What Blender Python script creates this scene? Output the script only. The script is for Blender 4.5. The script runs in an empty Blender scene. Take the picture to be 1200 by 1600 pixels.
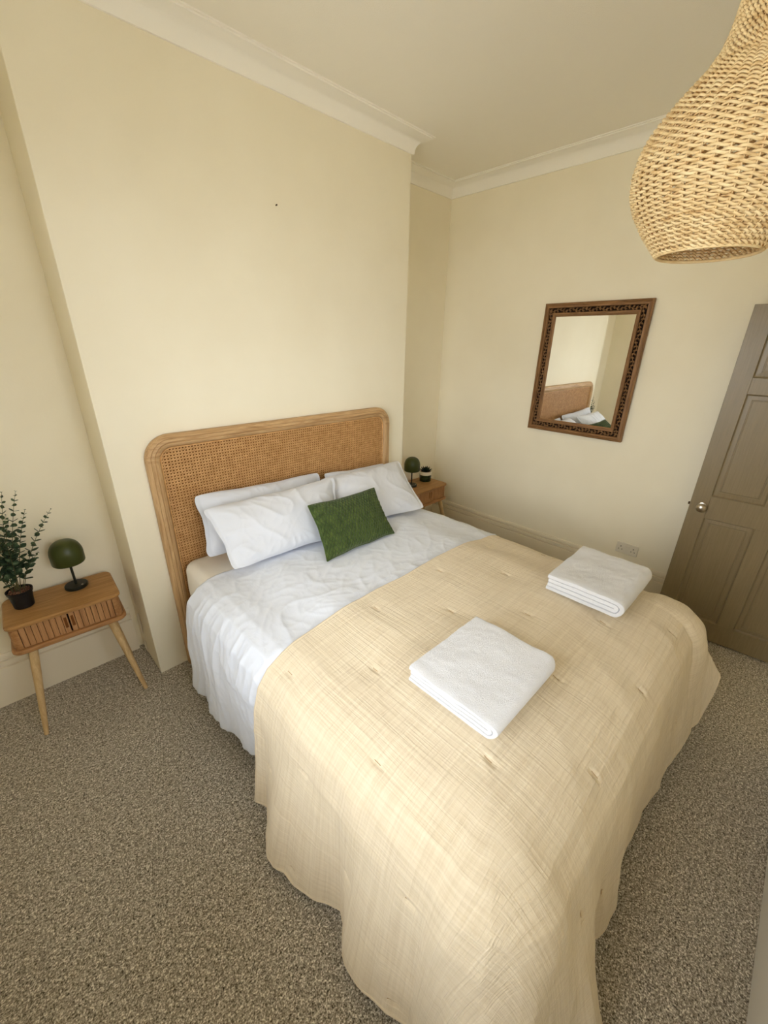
import bpy, math, random
import numpy as np
from mathutils import Matrix, Vector

sc = bpy.context.scene
COL = sc.collection
PI = math.pi

# ------------------------------------------------------------------ camera
cam_d = bpy.data.cameras.new('camera')
cam = bpy.data.objects.new('camera', cam_d)
COL.objects.link(cam)
cam.matrix_world = Matrix(((0.71658444, 0.25981561, -0.6473041, -0.35086079),
                           (-0.69735118, 0.28605959, -0.65716911, -2.15567581),
                           (0.01442475, 0.92231544, 0.38616857, 1.7707342),
                           (0, 0, 0, 1)))
cam_d.sensor_fit = 'HORIZONTAL'
cam_d.sensor_width = 36.0
cam_d.lens = 633.19 / 1200 * 36
cam_d.clip_start = 0.02
sc.camera = cam

# ------------------------------------------------------------------ light
sc.view_settings.view_transform = 'Standard'
sc.view_settings.look = 'None'
sc.view_settings.gamma = 1.0
sc.view_settings.use_curve_mapping = False
sc.view_settings.exposure = 0.0
sc.cycles.max_bounces = 14
sc.cycles.diffuse_bounces = 9
sc.cycles.sample_clamp_indirect = 8.0
world = bpy.data.worlds.new('overcast_sky')
sc.world = world
world.use_nodes = True
wn = world.node_tree
wn.nodes.clear()
w_out = wn.nodes.new('ShaderNodeOutputWorld')
w_bg = wn.nodes.new('ShaderNodeBackground')
w_bg.inputs[0].default_value = (0.93, 0.97, 1.0, 1)
w_bg.inputs[1].default_value = 9.9
wn.links.new(w_bg.outputs[0], w_out.inputs[0])
WX0, WX1, WZ0, WZ1 = -0.40, 0.55, 1.15, 2.25 # the window opening in the front wall
pl = bpy.data.lights.new('window_portal', 'AREA')
pl.shape = 'RECTANGLE'
pl.size, pl.size_y = WX1 - WX0, WZ1 - WZ0
pl.cycles.is_portal = True
plo = bpy.data.objects.new('window_portal', pl)
COL.objects.link(plo)
plo.location = ((WX0 + WX1) / 2, -2.80, (WZ0 + WZ1) / 2)
plo.rotation_euler = (-PI / 2, 0, PI)
LY0, LY1, LZ0, LZ1 = -2.30, -0.80, 0.85, 2.50 # unseen second opening, added in the left wall to brighten the right wall
pl2 = bpy.data.lights.new('added_window_portal', 'AREA')
pl2.shape = 'RECTANGLE'
pl2.size, pl2.size_y = LZ1 - LZ0, LY1 - LY0
pl2.cycles.is_portal = True
plo2 = bpy.data.objects.new('added_window_portal', pl2)
COL.objects.link(plo2)
plo2.location = (-1.15 - .26, (LY0 + LY1) / 2, (LZ0 + LZ1) / 2)
plo2.rotation_euler = (0, -PI / 2, 0)


# ------------------------------------------------------------------ helpers
def lin(r, g, b):
    f = lambda c: (c / 255 / 12.92) if c / 255 <= 0.04045 else ((c / 255 + 0.055) / 1.055) ** 2.4
    return (f(r), f(g), f(b), 1)


class NT:
    """small node-tree builder"""
    def __init__(s, name, color=(0.8, 0.8, 0.8, 1), rough=0.6, spec=0.3, metal=0.0, sheen=0.0):
        s.m = bpy.data.materials.new(name)
        s.m.use_nodes = True
        s.t = s.m.node_tree
        s.b = s.t.nodes['Principled BSDF']
        s.set('Base Color', color); s.set('Roughness', rough)
        s.set('Specular IOR Level', spec); s.set('Metallic', metal)
        if sheen:
            s.set('Sheen Weight', sheen); s.set('Sheen Roughness', 0.5)
        s.tc = s.n('ShaderNodeTexCoord')
        s.last_bump = None

    def set(s, k, v): s.b.inputs[k].default_value = v
    def n(s, t): return s.t.nodes.new(t)
    def l(s, a, b): s.t.links.new(a, b)

    def coords(s, scale=(1, 1, 1), kind='Object', rot=(0, 0, 0)):
        mp = s.n('ShaderNodeMapping')
        mp.inputs['Scale'].default_value = scale
        mp.inputs['Rotation'].default_value = rot
        s.l(s.tc.outputs[kind], mp.inputs[0])
        return mp.outputs[0]

    def noise(s, co, scale, detail=2, rough=0.5, dist=0.0):
        n = s.n('ShaderNodeTexNoise')
        s.l(co, n.inputs['Vector'])
        n.inputs['Scale'].default_value = scale
        n.inputs['Detail'].default_value = detail
        n.inputs['Roughness'].default_value = rough
        n.inputs['Distortion'].default_value = dist
        return n.outputs['Fac']

    def wave(s, co, scale, dist=2, detail=2, axis='X', dscale=1.0, prof='SIN'):
        n = s.n('ShaderNodeTexWave')
        s.l(co, n.inputs['Vector'])
        n.bands_direction = axis
        n.wave_profile = prof
        n.inputs['Scale'].default_value = scale
        n.inputs['Distortion'].default_value = dist
        n.inputs['Detail'].default_value = detail
        n.inputs['Detail Scale'].default_value = dscale
        return n.outputs['Fac']

    def voronoi(s, co, scale, out='Distance'):
        n = s.n('ShaderNodeTexVoronoi')
        s.l(co, n.inputs['Vector'])
        n.inputs['Scale'].default_value = scale
        return n.outputs[out]

    def ramp(s, fac, stops):
        r = s.n('ShaderNodeValToRGB')
        s.l(fac, r.inputs[0])
        e = r.color_ramp.elements
        while len(e) < len(stops): e.new(0.5)
        for i, (p, c) in enumerate(stops):
            e[i].position = p
            e[i].color = c if len(c) == 4 else (*c, 1)
        return r.outputs[0]

    def math(s, op, a, b):
        n = s.n('ShaderNodeMath'); n.operation = op
        for i, v in enumerate((a, b)):
            if isinstance(v, (int, float)): n.inputs[i].default_value = v
            else: s.l(v, n.inputs[i])
        return n.outputs[0]

    def mix(s, fac, a, b, mode='MIX'):
        n = s.n('ShaderNodeMix'); n.data_type = 'RGBA'; n.blend_type = mode
        for i, v in ((0, fac), (6, a), (7, b)):
            if isinstance(v, (int, float, tuple)): n.inputs[i].default_value = v
            else: s.l(v, n.inputs[i])
        return n.outputs[2]

    def color(s, c): s.l(c, s.b.inputs['Base Color'])
    def rough(s, c): s.l(c, s.b.inputs['Roughness'])

    def bump(s, h, strength=0.5, dist=0.002):
        n = s.n('ShaderNodeBump')
        n.inputs['Strength'].default_value = strength
        n.inputs['Distance'].default_value = dist
        s.l(h, n.inputs['Height'])
        if s.last_bump: s.l(s.last_bump, n.inputs['Normal'])
        s.last_bump = n.outputs[0]
        s.l(s.last_bump, s.b.inputs['Normal'])
        return s


def wood(name, dark, light, axis='X', scale=1.0, rough=0.5, spec=0.3, fine=0.5):
    m = NT(name, rough=rough, spec=spec)
    sx = {'X': (1.2, 14, 14), 'Y': (14, 1.2, 14), 'Z': (14, 14, 1.2)}[axis]
    co = m.coords(tuple(v * scale for v in sx))
    a = m.noise(co, 3.0, 5, 0.6, 1.6)
    fx = {'X': (6, 260, 260), 'Y': (260, 6, 260), 'Z': (260, 260, 6)}[axis]
    b = m.noise(m.coords(fx), 1.0, 3, 0.6)
    c = m.ramp(a, [(0.25, dark), (0.5, tuple((dark[i] * .45 + light[i] * .55) for i in range(4))), (0.75, light)])
    g = m.ramp(b, [(0.3, (0.72, 0.68, 0.62, 1)), (0.6, (1, 1, 1, 1))])
    m.color(m.mix(fine, c, g, 'MULTIPLY'))
    m.bump(b, 0.25, 0.0008)
    return m.m


# ------------------------------------------------------------------ materials
M = {}
m = NT('cream_wall_paint', lin(240, 231, 205), 0.7, 0.25)
co = m.coords()
a = m.noise(co, 1.6, 3, 0.55)
m.color(m.ramp(a, [(0.3, lin(240, 232, 209)), (0.7, lin(246, 239, 218))]))
m.bump(m.noise(co, 160, 3, 0.6), 0.35, 0.0012)
m.bump(m.noise(co, 6, 2, 0.5), 0.25, 0.006)
M['wall'] = m.m
m = NT('ceiling_paint', lin(247, 243, 232), 0.8, 0.2)
m.bump(m.noise(m.coords(), 210, 3, 0.7), 0.6, 0.0016)
M['ceiling'] = m.m
m = NT('cornice_paint', lin(249, 246, 237), 0.65, 0.25)
m.bump(m.noise(m.coords(), 60, 3, 0.6), 0.25, 0.001)
M['cornice'] = m.m
m = NT('skirting_gloss_paint', lin(230, 220, 198), 0.38, 0.4)
m.bump(m.noise(m.coords(), 45, 3, 0.6), 0.15, 0.001)
M['skirting'] = m.m
m = NT('window_white_paint', lin(235, 233, 226), 0.35, 0.4)
m.bump(m.noise(m.coords(), 40, 2), 0.1, 0.001)
M['window'] = m.m

m = NT('flecked_carpet', rough=0.95, spec=0.05, sheen=0.2)
co = m.coords()
warp = m.coords((1, 1, 1))
f1 = m.noise(co, 215, 2, 0.65)
f2 = m.noise(co, 105, 2, 0.6)
f3 = m.noise(co, 2.2, 2, 0.5)
f4 = m.noise(co, 42, 2, 0.6)
mix1 = m.math('ADD', m.math('ADD', m.math('MULTIPLY', f1, 0.55), m.math('MULTIPLY', f2, 0.33)), m.math('MULTIPLY', f4, 0.12))
c = m.ramp(mix1, [(0.37, lin(50, 43, 33)), (0.43, lin(121, 112, 97)), (0.53, lin(184, 175, 159)), (0.61, lin(252, 246, 233))])
c2 = m.ramp(f3, [(0.3, (0.92, 0.91, 0.89, 1)), (0.7, (1, 1, 1, 1))])
m.color(m.mix(1.0, c, c2, 'MULTIPLY'))
m.bump(f1, 0.9, 0.004)
m.bump(f2, 0.6, 0.005)
M['carpet'] = m.m

m = NT('taupe_door_paint', rough=0.34, spec=0.45)
co = m.coords((30, 30, 1.4))
g = m.noise(co, 4, 4, 0.6, 1.0)
m.color(m.ramp(g, [(0.3, lin(127, 112, 84)), (0.7, lin(137, 122, 94))]))
m.bump(g, 0.35, 0.0012)
M['door'] = m.m
m = NT('brushed_nickel', lin(190, 180, 165), 0.28, 0.5, 1.0)
m.bump(m.noise(m.coords((1, 1, 40)), 60, 2), 0.1, 0.0003)
M['nickel'] = m.m
m = NT('dark_brass', lin(70, 55, 38), 0.4, 0.5, 1.0); m.bump(m.noise(m.coords(), 90), .1, .0005); M['dark_metal'] = m.m

M['oak_x'] = wood('oak_frame_horizontal', lin(160, 122, 80), lin(214, 180, 134), 'X')
M['oak_z'] = wood('oak_frame_upright', lin(160, 122, 80), lin(214, 180, 134), 'Z')
M['stand_top'] = wood('nightstand_oak_top', lin(146, 104, 60), lin(192, 148, 94), 'X')
M['stand_slat'] = wood('nightstand_oak_slat', lin(150, 104, 66), lin(198, 152, 106), 'Z')
M['stand_body'] = wood('nightstand_oak_body', lin(146, 100, 60), lin(190, 144, 96), 'X')
M['stand_leg'] = wood('pale_leg_wood', lin(184, 152, 104), lin(216, 188, 142), 'Z')
M['mirror_wood'] = wood('carved_teak', lin(98, 66, 38), lin(166, 126, 84), 'Z', 1.5)
M['mirror_wood_x'] = wood('carved_teak_horizontal', lin(98, 66, 38), lin(166, 126, 84), 'Y', 1.5)
m = NT('pierced_teak_shadow_board', lin(28, 16, 10), 0.8, 0.1); m.bump(m.noise(m.coords(), 80), .3, .001); M['mirror_back'] = m.m
m = NT('mirror_silvering', (0.93, 0.94, 0.92, 1), 0.02, 0.5, 1.0)
m.bump(m.noise(m.coords(), 2), 0.002, 0.0005)
M['mirror'] = m.m

m = NT('cane_webbing', rough=0.5, spec=0.35)
a = m.noise(m.coords(), 45, 3, 0.6)
m.color(m.ramp(a, [(0.3, lin(196, 148, 92)), (0.7, lin(226, 180, 122))]))
m.bump(a, 0.2, 0.0006)
M['cane'] = m.m
m = NT('cane_backing', lin(120, 76, 40), 0.8, 0.1); m.bump(m.noise(m.coords(), 60), .2, .001); M['cane_back'] = m.m

m = NT('white_cotton', lin(220, 225, 236), 0.85, 0.15, sheen=0.15)
co = m.coords(kind='UV')
m.bump(m.noise(m.coords((3, 3, 3), 'UV'), 4.0, 3, 0.5, 1.2), 0.25, 0.010)
m.bump(m.wave(co, 160, 1.0, 1), 0.06, 0.0004)
M['cotton'] = m.m
m = NT('white_cotton_pillow', lin(214, 217, 225), 0.85, 0.15, sheen=0.15)
m.bump(m.noise(m.coords((3, 3, 3), 'UV'), 2.5, 3, 0.45, 1.4), 0.2, 0.012)
M['cotton_pillow'] = m.m
m = NT('cream_fitted_sheet', lin(232, 226, 214), 0.85, 0.15)
m.bump(m.noise(m.coords((2, 2, 5)), 5, 3, 0.5, 0.5), 0.2, 0.006)
M['sheet'] = m.m
m = NT('grey_bed_base_fabric', lin(140, 138, 130), 0.9, 0.1)
m.bump(m.noise(m.coords(), 260, 2), 0.4, 0.001)
M['base_fabric'] = m.m

# crinkled muslin: fine irregular ribs in both thread directions
m = NT('beige_crinkled_muslin', rough=0.9, spec=0.1, sheen=0.25)
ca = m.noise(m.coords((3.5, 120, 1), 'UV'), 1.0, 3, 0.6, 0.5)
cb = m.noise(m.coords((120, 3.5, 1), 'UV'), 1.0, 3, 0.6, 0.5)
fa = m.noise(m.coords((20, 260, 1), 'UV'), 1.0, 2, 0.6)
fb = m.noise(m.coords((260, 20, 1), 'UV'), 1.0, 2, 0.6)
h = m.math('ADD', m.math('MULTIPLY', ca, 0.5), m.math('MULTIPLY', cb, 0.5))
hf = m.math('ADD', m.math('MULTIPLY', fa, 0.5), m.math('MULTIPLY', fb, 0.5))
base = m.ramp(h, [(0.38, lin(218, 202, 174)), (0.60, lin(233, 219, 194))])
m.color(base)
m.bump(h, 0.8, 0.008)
m.bump(hf, 0.5, 0.003)
M['muslin'] = m.m
m = NT('tuft_stitch_thread', lin(176, 146, 106), 0.9, 0.1); m.bump(m.noise(m.coords(), 500), .3, .0005); M['thread'] = m.m

m = NT('white_terry', lin(234, 235, 240), 0.95, 0.05, sheen=0.4)
m.bump(m.noise(m.coords(), 330, 3, 0.7), 0.9, 0.004)
m.bump(m.noise(m.coords((1, 2.2, 1)), 9, 2, 0.5), 0.2, 0.006)
M['terry'] = m.m

m = NT('olive_green_velvet', rough=0.8, spec=0.15, sheen=0.3)
a = m.noise(m.coords(), 30, 3)
m.color(m.ramp(a, [(0.3, lin(50, 66, 24)), (0.7, lin(70, 86, 36))]))
m.bump(m.noise(m.coords(), 500, 2), 0.3, 0.0006)
M['green'] = m.m

m = NT('dark_green_enamel', lin(56, 64, 22), 0.38, 0.4); m.bump(m.noise(m.coords(), 200), .05, .0004); M['enamel'] = m.m
m = NT('near_black_green', lin(28, 30, 20), 0.4, 0.4); m.bump(m.noise(m.coords(), 200), .05, .0004); M['enamel_dark'] = m.m
m = NT('black_plastic_pot', lin(16, 16, 17), 0.5, 0.35); m.bump(m.noise(m.coords(), 90), .1, .0005); M['pot'] = m.m
m = NT('pot_gravel', rough=0.9, spec=0.1)
m.color(m.ramp(m.voronoi(m.coords(), 220, 'Color'), [(0.1, lin(60, 40, 30)), (0.5, lin(120, 84, 66)), (0.9, lin(150, 120, 100))])); M['gravel'] = m.m
m = NT('eucalyptus_leaf', rough=0.6, spec=0.25)
m.color(m.ramp(m.noise(m.coords(), 50, 2), [(0.3, lin(36, 52, 36)), (0.55, lin(64, 84, 58)), (0.75, lin(104, 122, 92))])); M['leaf'] = m.m
m = NT('plant_stem', lin(96, 92, 60), 0.7, 0.2); m.bump(m.noise(m.coords(), 200), .1, .0004); M['stem'] = m.m
m = NT('dark_succulent', lin(30, 44, 30), 0.5, 0.3); m.bump(m.noise(m.coords(), 120), .1, .0005); M['succulent'] = m.m
m = NT('dark_green_glaze', lin(38, 52, 28), 0.25, 0.5)
m.color(m.ramp(m.noise(m.coords((6, 6, 30)), 2, 3), [(0.3, lin(20, 26, 16)), (0.7, lin(58, 76, 36))])); M['glaze'] = m.m
m = NT('cream_glaze', lin(225, 215, 192), 0.35, 0.4); m.bump(m.noise(m.coords(), 90), .1, .0005); M['cream_glaze'] = m.m

m = NT('natural_rattan', rough=0.6, spec=0.25)
a = m.noise(m.coords((1, 1, 3)), 22, 4, 0.6)
m.color(m.ramp(a, [(0.28, lin(190, 152, 100)), (0.42, lin(228, 200, 150)), (0.7, lin(244, 224, 180))]))
m.bump(m.noise(m.coords((1, 1, 8)), 90, 2), 0.3, 0.0008)
M['rattan'] = m.m
m = NT('white_socket_plastic', lin(226, 220, 204), 0.35, 0.4); m.bump(m.noise(m.coords(), 60), .03, .0003); M['plastic'] = m.m
m = NT('socket_hole', lin(25, 22, 20), 0.6, 0.2); m.bump(m.noise(m.coords(), 60), .03, .0003); M['hole'] = m.m
m = NT('frosted_bulb', lin(240, 236, 226), 0.3, 0.4); m.bump(m.noise(m.coords(), 60), .02, .0003); M['bulb'] = m.m
m = NT('clear_window_glass')
m.t.nodes.remove(m.b)
tr = m.n('ShaderNodeBsdfTransparent'); gl = m.n('ShaderNodeBsdfGlossy'); fr = m.n('ShaderNodeFresnel'); mx = m.n('ShaderNodeMixShader')
gl.inputs['Roughness'].default_value = 0.02
fr.inputs[0].default_value = 1.45
m.l(fr.outputs[0], mx.inputs[0]); m.l(tr.outputs[0], mx.inputs[1]); m.l(gl.outputs[0], mx.inputs[2])
m.l(mx.outputs[0], m.t.nodes['Material Output'].inputs[0])
M['glass'] = m.m
m = NT('pale_bounce_ground', lin(196, 190, 178), 0.95, 0.1); m.bump(m.noise(m.coords(), 3), .3, .05); M['ground'] = m.m  # unseen ground, lightened so it bounces daylight up to the ceiling


# ------------------------------------------------------------------ geometry collector
class G:
    def __init__(s): s.v = []; s.f = []; s.n = 0

    def add(s, v, f):
        v = np.asarray(v, float).reshape(-1, 3)
        s.v.append(v)
        s.f += [tuple(i + s.n for i in q) for q in f]
        s.n += len(v)
        return s

    def box(s, x0, x1, y0, y1, z0, z1, bev=0.0, mat=None):
        if bev <= 0:
            v = [(x, y, z) for x in (x0, x1) for y in (y0, y1) for z in (z0, z1)]
            f = [(0, 1, 3, 2), (4, 6, 7, 5), (0, 4, 5, 1), (2, 3, 7, 6), (0, 2, 6, 4), (1, 5, 7, 3)]
        else:
            b = bev
            v = []; f = []
            # chamfered box: each corner has three vertices
            idx = {}
            for i, x in enumerate((x0, x1)):
                for j, y in enumerate((y0, y1)):
                    for k, z in enumerate((z0, z1)):
                        sx, sy, sz = (1, -1)[i], (1, -1)[j], (1, -1)[k]
                        idx[i, j, k, 0] = len(v); v.append((x, y + sy * b, z + sz * b))
                        idx[i, j, k, 1] = len(v); v.append((x + sx * b, y, z + sz * b))
                        idx[i, j, k, 2] = len(v); v.append((x + sx * b, y + sy * b, z))
            c = [(0, 0), (1, 0), (1, 1), (0, 1)]
            for a in range(3):
                for side in (0, 1):
                    q = []
                    for (p, r) in c:
                        t = [0, 0, 0]; o = [w for w in range(3) if w != a]
                        t[a] = side; t[o[0]] = p; t[o[1]] = r
                        q.append(idx[t[0], t[1], t[2], a])
                    f.append(tuple(q if (side ^ (a == 1)) else q[::-1]))
            for a in range(3):
                o = [w for w in range(3) if w != a]
                for p in (0, 1):
                    for r in (0, 1):
                        t0 = [0, 0, 0]; t0[o[0]] = p; t0[o[1]] = r; t1 = list(t0); t1[a] = 1
                        f.append((idx[(*t0, o[0])], idx[(*t0, o[1])], idx[(*t1, o[1])], idx[(*t1, o[0])]))
            for i in (0, 1):
                for j in (0, 1):
                    for k in (0, 1):
                        f.append((idx[i, j, k, 0], idx[i, j, k, 1], idx[i, j, k, 2]))
        v = np.array(v, float)
        if mat is not None:
            v = np.c_[v, np.ones(len(v))] @ np.array(mat).T[:, :3]
        return s.add(v, f)

    def tube(s, pts, r, n=8, cap=True, closed=False, flat=1.0, up=(0, 0, 1)):
        pts = np.asarray(pts, float)
        m_ = len(pts)
        r = np.broadcast_to(np.asarray(r, float), (m_,))
        t = (np.roll(pts, -1, 0) - np.roll(pts, 1, 0)) if closed else np.gradient(pts, axis=0)
        t /= np.linalg.norm(t, axis=1)[:, None] + 1e-12
        up = np.broadcast_to(np.asarray(up, float), (m_, 3))
        a = np.cross(t, up)
        bad = np.linalg.norm(a, axis=1) < 1e-3
        a[bad] = np.cross(t[bad], (1.0, 0.01, 0))
        a /= np.linalg.norm(a, axis=1)[:, None]
        b = np.cross(a, t)
        th = np.arange(n) * 2 * PI / n
        ring = pts[:, None] + r[:, None, None] * (np.cos(th)[None, :, None] * a[:, None] + flat * np.sin(th)[None, :, None] * b[:, None])
        f = []
        for i in range(m_ if closed else m_ - 1):
            j = (i + 1) % m_
            for k in range(n):
                l_ = (k + 1) % n
                f.append((i * n + k, i * n + l_, j * n + l_, j * n + k))
        if cap and not closed:
            f.append(tuple(range(n))[::-1]); f.append(tuple(range((m_ - 1) * n, m_ * n)))
        return s.add(ring, f)

    def lathe(s, prof, n=32, c=(0, 0, 0), caps=True):
        prof = np.asarray(prof, float)
        th = np.arange(n) * 2 * PI / n
        v = np.stack([prof[:, 0][:, None] * np.cos(th), prof[:, 0][:, None] * np.sin(th), np.repeat(prof[:, 1][:, None], n, 1)], -1) + np.array(c)
        f = []
        m_ = len(prof)
        for i in range(m_ - 1):
            for k in range(n):
                l_ = (k + 1) % n
                f.append((i * n + k, i * n + l_, (i + 1) * n + l_, (i + 1) * n + k))
        if caps:
            f.append(tuple(range(n))[::-1]); f.append(tuple(range((m_ - 1) * n, m_ * n)))
        return s.add(v, f)

    def prism(s, poly, z0, z1, axis=2, ch=0.0):
        """extrude a 2D polygon along an axis; ch chamfers both rims"""
        poly = np.asarray(poly, float)
        n = len(poly)
        layers = [(z0, 0), (z1, 0)] if ch <= 0 else [(z0, ch), (z0 + ch, 0), (z1 - ch, 0), (z1, ch)]
        nx = np.roll(poly, -1, 0) - np.roll(poly, 1, 0)
        nx = np.stack([nx[:, 1], -nx[:, 0]], 1)
        nx /= np.linalg.norm(nx, axis=1)[:, None]
        area = np.sum(poly[:, 0] * np.roll(poly[:, 1], -1) - poly[:, 1] * np.roll(poly[:, 0], -1))
        if area < 0: nx = -nx
        v = []
        for z, o in layers:
            q = poly - nx * o
            e = np.full((n, 1), z)
            v.append({2: np.c_[q, e], 1: np.c_[q[:, :1], e, q[:, 1:]], 0: np.c_[e, q]}[axis])
        f = []
        for i in range(len(layers) - 1):
            for k in range(n):
                l_ = (k + 1) % n
                f.append((i * n + k, i * n + l_, (i + 1) * n + l_, (i + 1) * n + k))
        f.append(tuple(range(n))[::-1]); f.append(tuple(range((len(layers) - 1) * n, len(layers) * n)))
        return s.add(np.concatenate(v), f)

    def grid(s, P, closed_u=False, flip=False):
        P = np.asarray(P, float)
        a, b = P.shape[:2]
        f = []
        for i in range(a if closed_u else a - 1):
            j = (i + 1) % a
            for k in range(b - 1):
                q = (i * b + k, j * b + k, j * b + k + 1, i * b + k + 1)
                f.append(q[::-1] if flip else q)
        return s.add(P, f)

    def build(s, name, mat, parent=None, smooth=False, loc=None):
        me = bpy.data.meshes.new(name)
        v = np.concatenate(s.v)
        me.from_pydata(v.tolist(), [], s.f)
        me.update()
        me.materials.append(M[mat] if isinstance(mat, str) else mat)
        if smooth:
            me.polygons.foreach_set('use_smooth', [True] * len(me.polygons))
            if smooth != 'all':
                me.set_sharp_from_angle(angle=math.radians(38))
        o = bpy.data.objects.new(name, me)
        COL.objects.link(o)
        if parent is not None: o.parent = parent
        if loc is not None: o.location = loc
        return o


def grid_mesh(name, P, UV, mat, parent=None, closed=False):
    """fast big grid; P (a,b,3), UV (a,b,2)"""
    a, b = P.shape[:2]
    me = bpy.data.meshes.new(name)
    me.vertices.add(a * b)
    me.vertices.foreach_set('co', P.reshape(-1).astype(np.float32))
    i, k = np.meshgrid(np.arange(a - 1), np.arange(b - 1), indexing='ij')
    q = np.stack([i * b + k, (i + 1) * b + k, (i + 1) * b + k + 1, i * b + k + 1], -1).reshape(-1)
    nf = (a - 1) * (b - 1)
    me.loops.add(nf * 4); me.polygons.add(nf)
    me.loops.foreach_set('vertex_index', q.astype(np.int32))
    me.polygons.foreach_set('loop_start', (np.arange(nf) * 4).astype(np.int32))
    me.polygons.foreach_set('use_smooth', np.ones(nf, bool))
    uv = me.uv_layers.new(name='UVMap')
    uv.data.foreach_set('uv', UV.reshape(-1, 2)[q].reshape(-1).astype(np.float32))
    me.update(calc_edges=True)
    me.validate()
    me.materials.append(M[mat])
    o = bpy.data.objects.new(name, me)
    COL.objects.link(o)
    if parent is not None: o.parent = parent
    return o


def thing(name, label, cat, loc=(0, 0, 0), rz=0.0, group=None):
    o = bpy.data.objects.new(name, None)
    COL.objects.link(o)
    o.empty_display_size = 0.05
    o.location = loc; o.rotation_euler = (0, 0, rz)
    o['label'] = label; o['category'] = cat
    if group: o['group'] = group
    return o


def tag(o, label, cat, group=None):
    o['label'] = label; o['category'] = cat
    if group: o['group'] = group
    return o


def struct(o, label):
    o['kind'] = 'structure'; o['label'] = label
    return o


# value-gradient noise
_rs = np.random.RandomState(7)
_perm = _rs.permutation(512)
_gr = _rs.randn(512, 2); _gr /= np.linalg.norm(_gr, axis=1)[:, None]


def pn(x, y, seed=0):
    x = np.asarray(x, float); y = np.asarray(y, float)
    xi = np.floor(x).astype(int); yi = np.floor(y).astype(int)
    xf = x - xi; yf = y - yi
    u = xf * xf * xf * (xf * (xf * 6 - 15) + 10); v = yf * yf * yf * (yf * (yf * 6 - 15) + 10)

    def g(ax, ay):
        h = _perm[(_perm[(xi + ax + seed * 37) & 511] + yi + ay) & 511]
        return _gr[h, 0] * (xf - ax) + _gr[h, 1] * (yf - ay)
    return (g(0, 0) * (1 - u) + g(1, 0) * u) * (1 - v) + (g(0, 1) * (1 - u) + g(1, 1) * u) * v


def ridge(x, y, seed=0, sharp=2.0):
    return (1 - np.clip(np.abs(pn(x, y, seed)) * 2.4, 0, 1)) ** sharp


def sstep(a, b, x):
    t = np.clip((x - a) / (b - a), 0, 1)
    return t * t * (3 - 2 * t)


def normals(P):
    du = np.gradient(P, axis=0); dv = np.gradient(P, axis=1)
    n = np.cross(du, dv)
    n /= np.linalg.norm(n, axis=2)[..., None] + 1e-12
    return n


def rrect(x0, x1, y0, y1, r, n=6):
    pts = []
    for cx, cy, a0 in ((x1 - r, y0 + r, -PI / 2), (x1 - r, y1 - r, 0), (x0 + r, y1 - r, PI / 2), (x0 + r, y0 + r, PI)):
        for i in range(n + 1):
            a = a0 + i * PI / 2 / n
            pts.append((cx + r * math.cos(a), cy + r * math.sin(a)))
    return pts


# ------------------------------------------------------------------ room shell
XL, XR, YB, YF, ZC = -1.15, 2.8153, 0.3354, -2.560, 2.93
BW = 1.965     # chimney breast spans x 0..BW, front at y = 0
YW = YF - 0.24
struct(G().box(XL - .24, XR + .2, YW, YB + .2, -.12, 0).build('floor', 'carpet'), 'grey-brown flecked loop pile carpet')
struct(G().box(XL - .24, XR + .2, YW, YB + .2, ZC, ZC + .12).build('ceiling', 'ceiling'), 'warm white stippled ceiling')
struct(G().box(XL, XR, YB, YB + .12, 0, ZC).build('wall_back', 'wall'), 'cream wall behind the bed, at the back of both alcoves')
struct(G().box(0, BW, 0, YB - .0005, 0, ZC - .0005, 0.002).build('wall_chimney_breast', 'wall'), 'cream chimney breast behind the headboard')
XW = XL - .24
g = G()
g.box(XW, XL, YF, LY0, 0, ZC); g.box(XW, XL, LY1, YB + .12, 0, ZC)
g.box(XW, XL, LY0, LY1, 0, LZ0); g.box(XW, XL, LY0, LY1, LZ1, ZC)
struct(g.build('wall_left', 'wall'), 'cream left wall with a sash window added for light')
struct(G().box(XR, XR + .12, YF, YB + .12, 0, ZC).build('wall_right', 'wall'), 'cream right wall carrying the carved mirror')
DX0, DX1, DZ = 1.90, 2.665, 2.02
g = G()
g.box(XW, WX0, YW, YF, 0, ZC)
g.box(WX0, WX1, YW, YF, 0, WZ0)
g.box(WX0, WX1, YW, YF, WZ1, ZC)
g.box(WX1, DX0, YW, YF, 0, ZC)
g.box(DX0, DX1, YW, YF, DZ, ZC)
g.box(DX1, XR + .12, YW, YF, 0, ZC)
struct(g.build('wall_front', 'wall'), 'cream window wall opposite the headboard')
g = G()
g.box(1.5, 3.1, YW - 1.0, YW - .9, 0, 2.5); g.box(1.4, 1.5, YW - 1.0, YW, 0, 2.5)
g.box(3.1, 3.2, YW - 1.0, YW, 0, 2.5); g.box(1.4, 3.2, YW - 1.0, YW, 2.5, 2.6)
struct(g.build('wall_landing', 'wall'), 'cream landing beyond the doorway')
struct(G().box(1.4, 3.2, YW - 1.0, YW, -.12, 0).build('floor_landing', 'carpet'), 'carpeted landing floor')
struct(G().box(-60, 30, -60, 40, -3.2, -3.1).build('ground_outside', 'ground'), 'unseen ground plane, made pale to bounce daylight up to the ceiling')
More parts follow.
